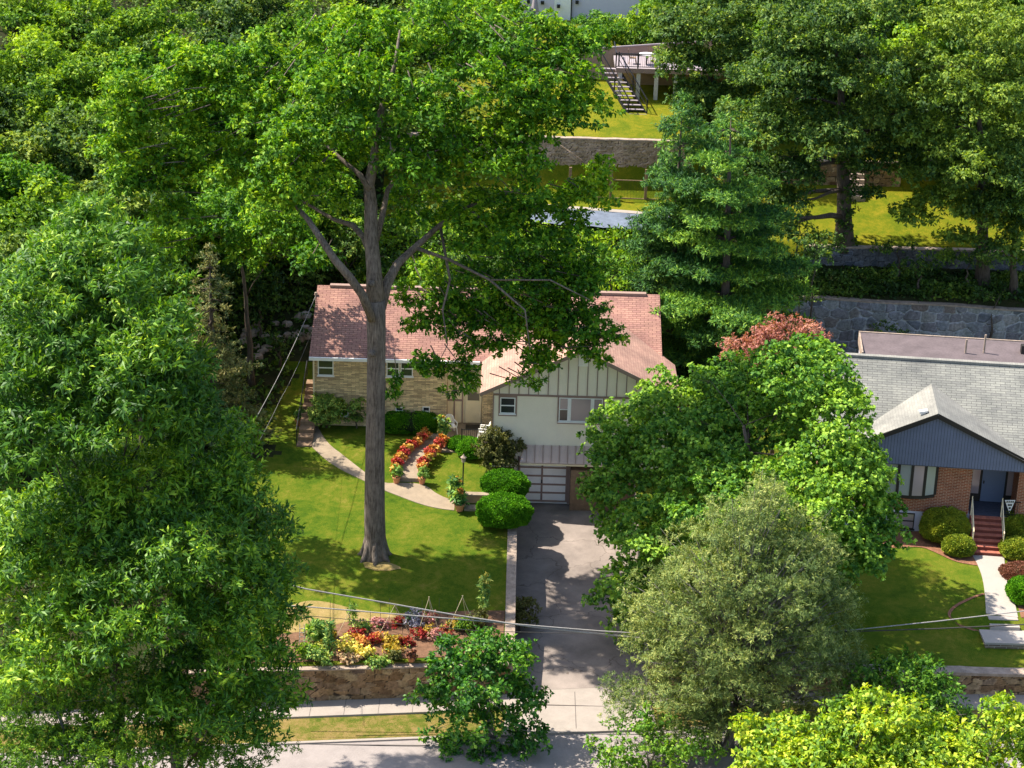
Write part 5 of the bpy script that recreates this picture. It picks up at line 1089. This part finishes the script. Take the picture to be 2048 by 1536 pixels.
b = Vector((V(1968, 552, 19.8).x, 19.8, 6.2)); lobetree('upland_tree', 'broad tree with a bare reddish trunk at the right edge above the grey wall',
    [(1960, 60, 120, 90, 21, 5), (1880, 170, 90, 70, 19, 4), (1990, 200, 90, 70, 18, 4), (1850, 270, 70, 50, 19, 3), (1950, 320, 90, 60, 17, 3.5), (2030, 390, 60, 60, 17, 3), (1890, 400, 60, 40, 18, 2), (1960, 430, 50, 35, 17.5, 1.8), (2070, 200, 90, 150, 20, 4), (2040, 520, 30, 30, 17.5, 1.2), (1830, 130, 60, 50, 21, 3), (1860, 350, 70, 40, 19, 2.5), (1830, 430, 50, 35, 18.5, 1.6), (1920, 480, 50, 30, 18, 1.6), (2040, 460, 50, 50, 17.5, 2), (1890, 520, 40, 20, 18.5, 1)],
    b, V(1960, 150, 20), .42, M['wood2'], M['bark'], L=.24, nl=20)
b = gbase(1420, 34, 200); lobetree('hillside_tree', 'grey-green tree hiding the right side of the deck',
    [(1420, 50, 90, 60, 33, 4), (1370, 120, 60, 45, 32, 3), (1470, 130, 90, 60, 32, 4), (1390, 190, 55, 40, 32, 2.5), (1460, 220, 90, 50, 31, 3), (1480, 0, 100, 60, 34, 4), (1340, 60, 40, 50, 33, 2.5), (1400, 260, 60, 40, 31, 2.5), (1440, 300, 80, 40, 30, 2.5), (1335, 130, 30, 50, 33, 1.6), (1330, 60, 30, 40, 34, 1.6)],
    b, V(1430, 90, 33), .35, M['dull'], M['bark'], L=.25, nl=16)
for k_, (px, py, y, rx, ry, mt, lb) in enumerate([(1200, 65, 50, 55, 42, 'mid', 'round green tree before the lilac stucco wall'), (1275, 80, 50, 45, 26, 'wood1', 'dark low tree right of the round one, before the stone base of the stucco house'), (1320, 20, 56, 40, 60, 'wood1', 'dark tree at the right corner of the stucco house')]):
    b = gbase(px, y, 100); lobetree('garden_tree', lb, [(px, py, rx, ry, y, 2.2), (px + 5, py + ry * .7, rx * 1.1, ry * .6, y, 2)], b, V(px, py, y), .15, M[mt], M['bark'], L=.25, pr=(.7, 1.1), nl=8)
b = Vector((V(2030, 560, 18.6).x, 18.6, 6.2)); lobetree('shaded_tree', 'dark dense tree at the right border above the grey wall',
    [(2020, 330, 60, 60, 17, 3), (1990, 420, 60, 40, 16.5, 2), (2060, 440, 50, 60, 17, 2.5), (2000, 500, 50, 35, 16.8, 1.6), (1900, 350, 60, 40, 17, 2)], b, V(2030, 380, 18), .25, M['dull'], M['bark'])
# --- trees and shrubs close behind the house
for px, py, rx, ry, y, mt, lb in [(1130, 520, 80, 50, 17, 'wood1', 'leafy shrub rising behind the ridge of the red roof'), (1225, 535, 60, 45, 16, 'mid', 'bright bushy shrub between the red roof and the white pine'), (1010, 540, 70, 38, 17, 'dull', 'dark shrub behind the middle of the red roof'), (900, 545, 60, 36, 18, 'dull', 'dark shrub behind the roof, right of the oak trunk'), (690, 500, 80, 60, 19, 'dull', 'dark understorey tree behind the left part of the red roof'), (590, 560, 60, 70, 17, 'ivy', 'shaded bushy tree at the left end of the red roof'), (540, 430, 80, 60, 22, 'dull', 'shaded tree in the dark hollow left of the oak trunk'), (520, 600, 50, 60, 13, 'ivy', 'dark glossy shrub above the heap of boulders'), (1630, 500, 60, 50, 15.5, 'dull', 'dark shrub between the white pine and the granite wall'), (1600, 600, 40, 30, 14, 'ivy', 'dark shrub at the left end of the grey fieldstone wall'), (1780, 668, 42, 30, 15.2, 'ivy', 'round ivy mound against the grey fieldstone wall'), (1860, 700, 70, 16, 12.5, 'ivy', 'low creeping shrub just behind the flat rear roof'), (560, 690, 40, 20, 10.5, 'ivy', 'low dark shrub beside the boulders'), (1800, 500, 60, 18, 20.2, 'dull', 'low shrub hiding the middle of the upper granite wall'), (1840, 540, 60, 22, 18.5, 'dull', 'leafy shrub on the terrace between the two grey walls'), (1940, 520, 50, 28, 19, 'dull', 'dark shrub by the bare reddish trunk'), (1600, 440, 50, 26, 20, 'dull', 'shrub at the shaded end of the upper lawn'), (1990, 590, 60, 12, 17.2, 'ivy', 'ivy spilling over the top of the grey fieldstone wall')]:
    b = gbase(px, y, py); c = V(px, py, y); lobetree('shrub', lb, [(px, py, rx, ry, y, max(1.2, rx * .026))], b, c, .1, M[mt], M['bark'], L=.2, pr=(.6, 1.1), nl=6, cat='shrub', dens=5.5, zmin=-.9)
# ground cover on the terraces
def groundcover(name, label, A, B, mat, n, L=.16, h=.35):
    A = poly_pts(A, 60); B = poly_pts(B, 60); q = rng.random((n, 2)); P = np.empty((n, 3))
    for i in range(n):
        a, t = q[i]; k = a * 60; j = min(59, int(k)); p = A[j].lerp(A[j + 1], k - j).lerp(B[j].lerp(B[j + 1], k - j), t); x, y = p.x + random.gauss(0, .1), p.y + random.gauss(0, .1); P[i] = (x, y, 0)
    P[:, 2] = H(P[:, 0], P[:, 1]) + rng.random(n) ** 1.3 * h * (.5 + .5 * np.sin(P[:, 0] * 1.7) * np.sin(P[:, 1] * 2.3 + P[:, 0]))
    d = unit(rnd(n) + np.array([0, 0, .6])); nn = unit(rnd(n) * .6 + np.array([0, 0, 1])); Ls = L * rng.uniform(.6, 1.4, n)
    NLEAF[0] += n; me = leaf_mesh(name, P, d, nn, Ls, Ls * .6, np.clip(.5 + .25 * np.sin(P[:, 0] * .9) * np.sin(P[:, 1] * 1.3) + rng.normal(0, .15, n), 0, 1)); o = link(name, me, M[mat]); o['kind'] = 'stuff'; tag(o, label); return o
o = groundcover('ground_ivy', 'dark leafy ground cover on the terrace above the grey wall', [Vector((15, 17.6, 0)), Vector((45, 17.6, 0))], [Vector((14, 21.1, 0)), Vector((45, 21.1, 0))], 'ivy', 16000, .22, .7); o['category'] = 'ground cover'
o = groundcover('undergrowth', 'dark woodland undergrowth beneath the trees', [Vector((-42, -16, 0)), Vector((-34, 50, 0)), Vector((-30, 90, 0))], [Vector((-14, -16, 0)), Vector((-12.5, 12, 0)), Vector((0, 23, 0)), Vector((0, 90, 0))], 'ivy', 60000, .3, .9); o['category'] = 'undergrowth'
o = groundcover('undergrowth', 'low shade plants on the bank behind the red roof', [Vector((-10, 14, 0)), Vector((14, 14.5, 0))], [Vector((-9, 26, 0)), Vector((14, 25, 0))], 'wood1', 22000, .26, .8); o['category'] = 'undergrowth'

# --- woodland at the upper left: a few tree shapes, copied with their own size and turn
protos = []
for i, (mt, L) in enumerate((('wood1', .27), ('wood2', .25), ('wood1', .25), ('dull', .26), ('oak', .26))):
    root = empty('woodland_tree', (0, 0, 0), '', 'tree', 'woodland trees on the slope at the upper left'); mb = MB()
    P = env((0, 0, 7.6), (4.4, 4.4, 4.6), 120, (.7, 1.15), -.6, .35, lump=.3); limbs(mb, (0, 0, 0), (0, 0, 9), .24, P, 14); mb.build('trunk', M['bark'], root, smooth=True, world=False)
    foliage('crown', P, M[mt], root, dens=7.5, k=5, L=L, sub=.36, subd=3.4, Wr=.5, world=False, flat=.75); protos.append(root)
FT = [(60, 395, 4, 4.6), (220, 340, 10, 4.6), (350, 400, 13, 4.0), (-40, 300, 8, 4.5), (100, 250, 15, 4.8), (250, 215, 17, 4.5), (400, 300, 14, 4.2), (480, 330, 18, 4.0), (-60, 160, 22, 5), (330, 130, 26, 4.6), (150, 120, 27, 5), (20, 90, 30, 5), (470, 180, 27, 4.4), (600, 200, 26, 4.2), (560, 90, 36, 5), (420, 60, 38, 4.8), (250, 20, 40, 5), (90, -10, 42, 5), (700, 130, 34, 4.5), (800, 150, 40, 4.5), (660, 20, 48, 5), (500, -30, 52, 5), (350, -60, 58, 5), (180, -70, 62, 5.5), (0, -80, 60, 5), (820, 30, 50, 5), (940, -10, 56, 5), (640, 350, 22, 3.6), (-20, 480, -2, 4.2), (960, 60, 47, 3.6), (740, -60, 66, 5.5), (900, -90, 74, 5), (560, -110, 74, 6),
      (1400, -60, 52, 5), (1550, -40, 46, 5), (1700, -70, 48, 5.5), (1850, -50, 44, 5.5), (2000, -60, 46, 5.5), (1330, -90, 72, 5), (1620, 60, 36, 4.5), (1800, 70, 36, 4.5), (2060, 60, 34, 5), (1940, 140, 30, 4.5), (1500, -130, 70, 6), (1800, -140, 70, 6), (2060, -140, 66, 6), (1180, -120, 84, 6), (1060, -130, 90, 6), (-100, 620, -6, 4.5), (-110, 60, 45, 6), (-90, 420, 4, 5)]
lab = {0: 'mid-green', 1: 'olive-green', 2: 'leafy green', 3: 'dull dark green', 4: 'fresh green'}
used = set(); seen_l = {}
for j, (px, py, y, r) in enumerate(FT):
    k_ = (j * 3 + j // 4) % 5; o = protos[k_]
    if k_ in used: o = copy_tree(o)
    used.add(k_)
    c = V(px, py, y); g = float(H(c.x, y)) + (sin(c.x * .11) if y > 60 else 0); h = max(5, c.z - g); s = max(h / 12.0, .95 * r / 4.2)
    o.location = (c.x, y, c.z - 12.0 * s); sx_ = r / 4.2; o.scale = (sx_, sx_, s); o.rotation_euler.z = random.uniform(0, 6.28)
    row = ['in the front row', 'in the second row back', 'in the third row back', 'in the fourth row back', 'in the rear rows'][min(4, int(max(0, y - 2) / 11))]
    colp = [(0, 'at the left border'), (170, 'near the left border'), (320, 'left of the spruce'), (460, 'above the spruce'), (620, 'left of the oak crown'), (860, 'behind the oak crown'), (1250, 'near the lilac stucco house'), (1500, 'behind the deck'), (1750, 'right of the deck'), (1950, 'toward the right border'), (9999, 'at the right border')]
    l_ = lab[k_] + ' woodland tree ' + row + ', ' + [w for q, w in colp if px <= q][0]
    if l_ in seen_l: l_ = [w + l_ for w in ('taller ', 'lower ', 'broader ', 'narrower ') if w + l_ not in seen_l][0 if h > seen_l[l_] else 1]
    seen_l[l_] = h; o['label'] = l_
    o['group'] = 'woodland trees at the upper left' if px < 1000 else 'woodland trees at the upper right'

# ------------------------------------------------------------ hedges and shrubs of the garden
def hedge(name, label, c, r, mat, ez=2.4, exy=2.3, L=.075, n=None, core=True, rz=0, cat='hedge', rough=.09, group=None, flatbase=.55):
    """clipped rounded hedge: a twiggy inside and a dense skin of small leaves"""
    c = Vector(c); root = empty(name, c, label, cat, group)
    def surf(th, ph):
        cx = abs(np.cos(ph)) ** (2 / ez) * np.sign(np.cos(ph)); sz = abs(np.sin(ph)) ** (2 / ez) * np.sign(np.sin(ph))
        return np.stack([r[0] * cx * abs(np.cos(th)) ** (2 / exy) * np.sign(np.cos(th)), r[1] * cx * abs(np.sin(th)) ** (2 / exy) * np.sign(np.sin(th)), r[2] * np.where(sz < 0, sz * flatbase, sz)], 1)
    area = 2 * pi * ((r[0] * r[1]) + (r[0] * r[2] + r[1] * r[2])) * .75
    n = n or int(area * 1300 * (.1 / L) ** 2)
    th = rng.uniform(0, 2 * pi, n); ph = np.arcsin(rng.uniform(-.95, 1, n)); p = surf(th, ph)
    nr = unit(p / np.array([r[0] ** 2, r[1] ** 2, r[2] ** 2]))
    lump = 1 + rough * (np.sin(th * 5 + c.x) * np.cos(ph * 4 + th * 2) * .6 + np.sin(th * 11) * np.sin(ph * 9) * .5)
    p = p * lump[:, None] * rng.uniform(.93, 1.03, n)[:, None]
    cr, sr = cos(rz), sin(rz); R_ = np.array([[cr, sr, 0], [-sr, cr, 0], [0, 0, 1]]); p = p @ R_; nr = nr @ R_
    d = unit(nr * .8 + rnd(n) * .55 + np.array([0, 0, .25])); nn = unit(nr * .8 + rnd(n) * .45); Ls = L * rng.uniform(.6, 1.3, n)
    tint = .5 + .12 * np.sin(th * 4 + 1) * np.sin(ph * 5 + c.x) + rng.normal(0, .14, n)
    me = leaf_mesh('foliage', p, d, nn, Ls, Ls * .55, np.clip(tint, .02, .98)); NLEAF[0] += n; link('foliage', me, M[mat], root)
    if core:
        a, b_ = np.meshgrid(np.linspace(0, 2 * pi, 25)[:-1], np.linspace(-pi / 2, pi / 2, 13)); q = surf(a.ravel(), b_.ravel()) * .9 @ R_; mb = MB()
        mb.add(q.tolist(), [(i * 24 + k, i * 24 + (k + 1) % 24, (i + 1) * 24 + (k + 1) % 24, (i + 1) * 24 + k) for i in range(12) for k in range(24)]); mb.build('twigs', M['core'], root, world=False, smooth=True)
    return root
def on(px, py, dz=0): p = T(px, py); p.z += dz; return p
def hpx(name, label, px, pyb, wpx, h, d, mat, **k):
    """hedge whose foot stands at the pixel (px, pyb)"""
    p = T(px, pyb); kk = (p - CP).length / FPX; return hedge(name, label, (p.x, p.y + d * .8, float(H(p.x, p.y + d * .8)) + h * .38), (wpx * kk / 2, d, h * .64), mat, **k)
hpx('clipped_hedge', 'bright green clipped yew mound beside the garage door', 1009, 1004, 94, 1.05, 1.1, 'hedge', rz=-.15)
hpx('clipped_hedge', 'largest clipped yew mound at the top of the driveway wall, partly in tree shade', 1007, 1064, 108, 1.2, 1.35, 'hedge', rz=-.15)
hpx('clipped_hedge', 'small clipped yew mound behind the lamp post', 944, 922, 60, .8, .8, 'hedge')
hpx('clipped_hedge', 'flat green hedge in front of the porch railing', 926, 904, 66, .5, .7, 'hedge')
hpx('long_hedge', 'long flat-topped dark hedge under the basement windows', 822, 870, 112, .95, .85, 'hedge', exy=4, ez=3.4)
hpx('tiered_hedge', 'big rounded olive hedge left of the brick entry steps', 1893, 1093, 92, 1.5, 1.1, 'hedge2')
hpx('tiered_hedge', 'small round hedge at the foot of the brick entry steps', 1920, 1117, 60, .85, .75, 'hedge2')
hpx('tiered_hedge', 'upper rounded hedge right of the brick entry steps', 2045, 1090, 80, 1.3, 1.0, 'hedge2')
hpx('tiered_hedge', 'middle round hedge right of the pale front walk', 2046, 1125, 80, .9, .8, 'hedge2')
hpx('tiered_hedge', 'lower round hedge right of the pale front walk', 2052, 1215, 62, 1.0, .9, 'hedge')
hpx('barberry_patch', 'low red-brown barberry patch right of the front walk', 2048, 1166, 80, .55, .8, 'barberry', cat='shrub')
def shrub(name, label, px, pyb, wpx, hpx_, mat, L=.13, cat='shrub', dens=7, Wr=.5, pr=(.35, .6), y=None, d=None, **k):
    p = T(px, pyb); kk = (p - CP).length / FPX; d = d or wpx * kk * .45; c = Vector((p.x, p.y + d * .5, p.z)); h = hpx_ * kk / .93
    P = env((c.x, c.y, c.z + h * .45), (wpx * kk * .5, d, h * .5), max(14, int(wpx * kk * h * 8)), pr, -.8, .45)
    return tree(name, label, cat, c, (c.x, c.y, c.z + h * .6), .05, P, M[mat], M['bark'], None, 10, sub=.25, subd=4.5, dens=dens * 4.5, L=L, Wr=Wr, k=5, **k)
shrub('euonymus_shrub', 'light variegated shrub at the left corner of the brick wall', 652, 862, 74, 72, 'euon', dens=11)
shrub('glossy_shrub', 'darker shrub pressed against the brick wall behind the variegated one', 672, 850, 60, 66, 'hedge')
shrub('euonymus_shrub', 'light green shrub left of the oak trunk by the basement window', 712, 860, 44, 66, 'euon', dens=11)
shrub('small_shrub', 'thin young tree right of the oak trunk against the brick wall', 795, 850, 50, 90, 'wood1')
shrub('bronze_shrub', 'large loose bronze-green andromeda left of the garage', 994, 952, 92, 92, 'andro', dens=10, pr=(.45, .75))
shrub('dark_shrub', 'dark leafy shrub at the foot of the cream wall', 1025, 905, 34, 46, 'ivy')
shrub('driveway_shrub', 'loose dark green shrub at the street end of the driveway wall', 1040, 1270, 70, 80, 'andro', dens=8, pr=(.4, .7))
# ------------------------------------------------------------ pots with coleus along the walk
def pot(mb, c, r=.2, h=.3): mb.lathe(c, [(r * .68, 0), (r * .95, h * .82), (r * 1.08, h * .82), (r * 1.1, h), (r * .95, h), (r * .9, h * .9), (.01, h * .9)], 16, cap=False)
def potted(label, p, mat, r=.2, h=.3, ph=.42, pr=.3, group=None, name='potted_coleus', cat='potted plant', L=.13, n=7, k=4, Wr=.75, shape=None, dn=16):
    root = empty(name, p, label, cat, group); mb = MB(); pot(mb, p, r, h); mb.build('pot', M['terra'], root, smooth=False)
    P = shape(p, h) if shape else [(p.x + random.uniform(-1, 1) * pr * .6, p.y + random.uniform(-1, 1) * pr * .6, p.z + h + ph * random.uniform(.25, .85), pr * random.uniform(.6, .85)) for _ in range(n)]
    foliage('leaves', P, M[mat], root, dens=dn, k=k, L=L, Wr=Wr, sub=.14, subd=3.2, droop=.1, holes=.05, zmin=-.6); return root
rowL = [(1103, 300), (1072, 335), (1035, 362), (997, 388), (962, 425), (935, 462), (903, 500), (876, 540), (864, 585)]
rowR = [(1262, 345), (1222, 385), (1180, 420), (1145, 455), (1118, 495), (1090, 530), (1076, 572)]
gl = 'potted coleus lining the entry walk'
ordn = ['first', 'second', 'third', 'fourth', 'fifth', 'sixth', 'seventh', 'eighth', 'ninth']
for side, row in (('left', rowL), ('right', rowR)):
    for i, (x, y) in enumerate(row):
        px, py = Z3([(x, y + 42)])[0]; p = T(px, py); p.z += .03; col = ('orange', 'crimson')[i % 2]
        potted(f'{col} coleus in a clay pot, {ordn[i]} from the porch in the {side} row', p, 'coleus_o' if i % 2 == 0 else 'coleus_r', r=.18, h=.26, ph=.32, pr=.22, group=gl)
for (x, y), lb in (((872, 682), 'green-leaved plant in a clay pot ending the left row at the walk step'), ((1082, 688), 'green-leaved plant in a clay pot ending the right row at the walk step')):
    px, py = Z3([(x, y)])[0]; p = T(px, py); p.z += .03; potted(lb, p, 'euon', r=.2, h=.34, ph=.45, pr=.26, name='potted_plant', L=.13)
def canna(p, h):
    P = [(p.x + random.uniform(-.16, .16), p.y + random.uniform(-.1, .1), p.z + h + t, .16 + .12 * (1 - t)) for t in np.linspace(.05, .85, 6)]; return P
def cannaplant(lb, p, hh=.36, r=.22, sc=1.0):
    root = potted(lb, p, 'plant', r=r, h=hh, dn=8, shape=lambda p, h: [(x, y, p.z + h + (z - p.z - h) * sc, q * .75) for x, y, z, q in canna(p, h)], name='potted_canna', L=.3, Wr=.42, k=3)
    foliage('blooms', [(p.x, p.y, p.z + hh + .95 * sc, .1), (p.x + .08, p.y, p.z + hh + .8 * sc, .1)], M['coleus_o'], root, dens=20, k=4, L=.1, Wr=.6, sub=.1, subd=3); return root
cannaplant('canna with orange bloom, farther of the two pots at the path end', on(914, 1006, .03)); cannaplant('potted canna in a low clay pot at the tip of the curved path', on(919, 1022, .03), r=.26, sc=.8)
cannaplant('tall potted canna with bronze leaves beside the white porch chair', Vector((G(886, 851, 2.34).x, 2.9, 2.335)), sc=.8)
potted('leafy green plant in a clay pot at the start of the curved side path', on(599, 852, .04), 'plant', r=.24, h=.36, ph=.5, pr=.25, name='potted_plant')
# lamp post
lp = T(925, 985); ln = empty('lamp_post', lp, 'slim black lamp post with a small lantern on the lawn by the path end', 'lamp post'); kk = (lp - CP).length / FPX
hL = (985 - 925) * kk / .93; part(MB().tube([lp, lp + Vector((.02, 0, hL))], .035, 8), 'post', M['black'], ln)
part(MB().lathe(lp + Vector((.02, 0, hL)), [(.04, 0), (.09, .05), (.12, .28), (.03, .28)], 6), 'lantern', M['capstone'], ln); part(MB().lathe(lp + Vector((.02, 0, hL + .301)), [(.17, 0), (.04, .12), (.02, .18)], 6), 'lantern_cap', M['capstone'], ln)
# low tan wall and steps at the path end
a, b = T(931, 1006), T(966, 1006); lw = empty('low_wall', a, 'short tan rendered wall between the path end and the clipped yews', 'wall')
part(MB().box(a.x, b.x + .6, a.y, a.y + .3, a.z - .2, a.z + .42), 'wall_body', M['tan'], lw); part(MB().box(a.x - .03, b.x + .6, a.y - .04, a.y + .34, a.z + .421, a.z + .48), 'coping', M['pathc'], lw)
a = T(928, 1020); o = MB().box(a.x, a.x + 1.3, a.y - .1, a.y + .5, a.z - .2, a.z + .09).build('path_step', M['pathc']); tag(o, 'low concrete step below the short tan wall', 'step')
a, b = Z3([(893, 664), (1062, 664)]); a = T(*a); b = T(*b); o = MB().box(a.x, b.x, a.y - .05, a.y + .12, a.z - .1, a.z + .2).build('walk_step', M['pathc']); tag(o, 'single step where the flower-lined walk meets the curved path', 'step')

# ------------------------------------------------------------ flower garden
beds = [(640, 1300, 'yellowfl', .45, 'pale yellow bushy flowers at the left of the garden'), (662, 1278, 'goldfl', .4, 'golden flowers behind the pale yellow ones'), (695, 1305, 'yellowfl', .55, 'largest mound of lemon-yellow flowers'), (733, 1312, 'yellowfl', .42, 'lime-yellow mound right of the lemon-yellow one'), (710, 1272, 'redfl', .3, 'small scarlet flowers above the rust-coloured mound'),
        (722, 1290, 'coleus_o', .42, 'rust-orange coleus mound, the left one'), (745, 1290, 'coleus_r', .36, 'dark red coleus beside the rust-orange mound'), (755, 1280, 'coleus_o', .3, 'small orange coleus in the middle of the garden'), (780, 1288, 'goldfl', .42, 'golden-yellow mound in the middle of the garden'), (786, 1305, 'goldfl', .4, 'deep gold mound below the golden-yellow one'), (815, 1290, 'redfl', .36, 'red flowers in a shallow tub near the street tree'),
        (690, 1322, 'peach', .34, 'peach-coloured plant near the wall, the left one'), (708, 1322, 'peach', .34, 'peach-coloured plant near the wall, the right one'), (745, 1330, 'plant', .45, 'pale green leafy clump by the front wall'), (765, 1330, 'euon', .4, 'variegated clump right of the pale green one'), (788, 1322, 'andro', .45, 'olive clump beneath the gold mound'), (760, 1252, 'pinkfl', .4, 'pink mottled plant at the back of the garden'), (795, 1250, 'redfl', .3, 'red flowers at the back beside the lilac plant'),
        (822, 1250, 'silver', .5, 'pale lilac-silver plant at the back of the garden'), (858, 1242, 'pinkfl', .4, 'dusky pink flowers at the back right'), (725, 1262, 'plant', .4, 'green clump with orange buds behind the scarlet flowers'), (838, 1275, 'redfl', .36, 'red flowers left of the young tree crown'), (868, 1280, 'pinkfl', .4, 'pink flowers partly behind the young tree'), (890, 1272, 'redfl', .36, 'scarlet row flowers at the far right of the garden'), (905, 1258, 'goldfl', .34, 'orange flowers at the right end'),
        (860, 1265, 'goldfl', .3, 'small yellow flowers among the reds'), (640, 1322, 'plant', .6, 'large hosta-like clump at the lower left of the garden'), (615, 1315, 'wood1', .6, 'dark green leafy clump by the wall at the far left'), (640, 1275, 'wood1', .7, 'grassy dark green clump at the left of the garden'), (930, 1262, 'wood1', .5, 'green clump near the driveway shrub'), (955, 1250, 'andro', .6, 'bronze clump near the driveway shrub')]
for px, py, mt, r, lb in beds:
    p = T(px, py); root = empty('flower_clump', p, lb, 'flowers', 'plants in the flower garden above the street wall')
    P = [(p.x + random.uniform(-1, 1) * r * .6, p.y + random.uniform(-1, 1) * r * .5, p.z + r * random.uniform(.1, .8), r * random.uniform(.4, .65)) for _ in range(8)]
    foliage('leaves', P, M[mt], root, dens=14, k=4, L=.12, Wr=.7, sub=.16, subd=3, holes=.05, zmin=-.4)
    if mt in ('yellowfl', 'redfl', 'pinkfl', 'goldfl', 'silver'): foliage('stems', [(p.x, p.y, p.z + r * .2, r * .75)], M['plant'], root, dens=9, k=3, L=.14, Wr=.4, sub=.18, subd=2.5)
def spike(px, py, h, mt, lb, r=.2, top=None):
    p = T(px, py); root = empty('tall_plant', p, lb, 'plant'); part(MB().tube([p, p + Vector((0, 0, h))], .02, 5), 'stem', M['plant'], root)
    foliage('leaves', [(p.x, p.y, p.z + z, r * (1.1 - .5 * z / h)) for z in np.linspace(.2, h, int(h / .16))], M[mt], root, dens=10, k=4, L=.24, Wr=.26, sub=.15, subd=2.2, droop=-.2)
    if top: foliage('blooms', [(p.x, p.y, p.z + h + .05, .2), (p.x + .1, p.y, p.z + h - .12, .16)], M[top], root, dens=20, k=4, L=.12, Wr=.6, sub=.12, subd=3)
spike(659, 1310, 1.55, 'plant', 'tall leafy green stalk at the left of the garden'); spike(706, 1258, 1.1, 'euon', 'pale tall plant at the back left of the garden'); spike(968, 1225, 1.7, 'plant', 'tall lily with pale yellow blooms by the driveway wall', top='yellowfl'); spike(632, 1290, 1.0, 'plant', 'spiky green plant by the little ladder', r=.35)
# tepees, stakes, wires and hoops
for i, (px, py, hpx_, w) in enumerate(((858, 1262, 66, 22), (697, 1275, 48, 26), (790, 1262, 52, 30), (925, 1262, 68, 32))):
    t_ = T(px, py); kk = (t_ - CP).length / FPX; ap = V(px, py - hpx_, t_.y); root = empty('cane_tepee', t_, ('cane tepee in front of the driveway end of the garden', 'low cane tepee at the left of the garden', 'cane tepee above the gold flowers', 'rightmost cane tepee near the tall lily')[i], 'garden support', 'cane tepees in the flower garden')
    for s, dy in ((-1, -.3), (1, -.3), (.3, .5)): q = Vector((t_.x + s * w * kk, t_.y + dy, t_.z)); part(MB().bar(q, ap + (ap - q) * .04, .018), 'cane', M['bamboo'], root)
for i, px in enumerate((617, 660, 698, 740, 760, 778, 805, 843, 877, 894, 913)):
    p = T(px, 1268 - (i % 3) * 9); h = (1.2, 1.5, 1.35)[i % 3]; o = MB().bar(p - Vector((0, 0, .2)), p + Vector((.02, 0, h)), .018).build('garden_stake', M['stake'])
    tag(o, f'thin dark garden stake, {["first","second","third","fourth","fifth","sixth","seventh","eighth","ninth","tenth","eleventh"][i]} from the left in the flower garden', 'stake', 'thin stakes in the flower garden')
ld = T(604, 1290); root = empty('small_ladder', ld, 'small pale wooden ladder trellis at the left end of the flower garden', 'ladder')
for s in (-.12, .12): part(MB().bar(ld + Vector((s, 0, 0)), ld + Vector((s * .8, .1, 1.0)), .03), 'rail', M['wood_light'], root)
for i in range(4): part(MB().bar(ld + Vector((-.12, .02 * i, .2 + .2 * i)), ld + Vector((.12, .02 * i, .2 + .2 * i)), .025), 'rung', M['wood_light'], root)
p = T(823, 1322); root = potted('small plant in a pale round pot right of the gold flowers', p, 'barberry', r=.2, h=.25, ph=.15, pr=.16, name='potted_plant'); 
p = T(851, 1252); mb = MB(); mb.tube([p + Vector((cos(a) * .28, 0, .3 + sin(a) * .28)) for a in np.linspace(0, 2 * pi, 18)], .015, 5)
for a in np.linspace(0, pi, 5)[:-1]: mb.bar(p + Vector((cos(a) * .28, 0, .3 + sin(a) * .28)), p + Vector((-cos(a) * .28, 0, .3 - sin(a) * .28)), .012)
o = mb.build('wagon_wheel', M['wood']); tag(o, 'ornamental spoked wheel standing at the back of the flower garden', 'garden ornament')
print('LEAVES', NLEAF[0])
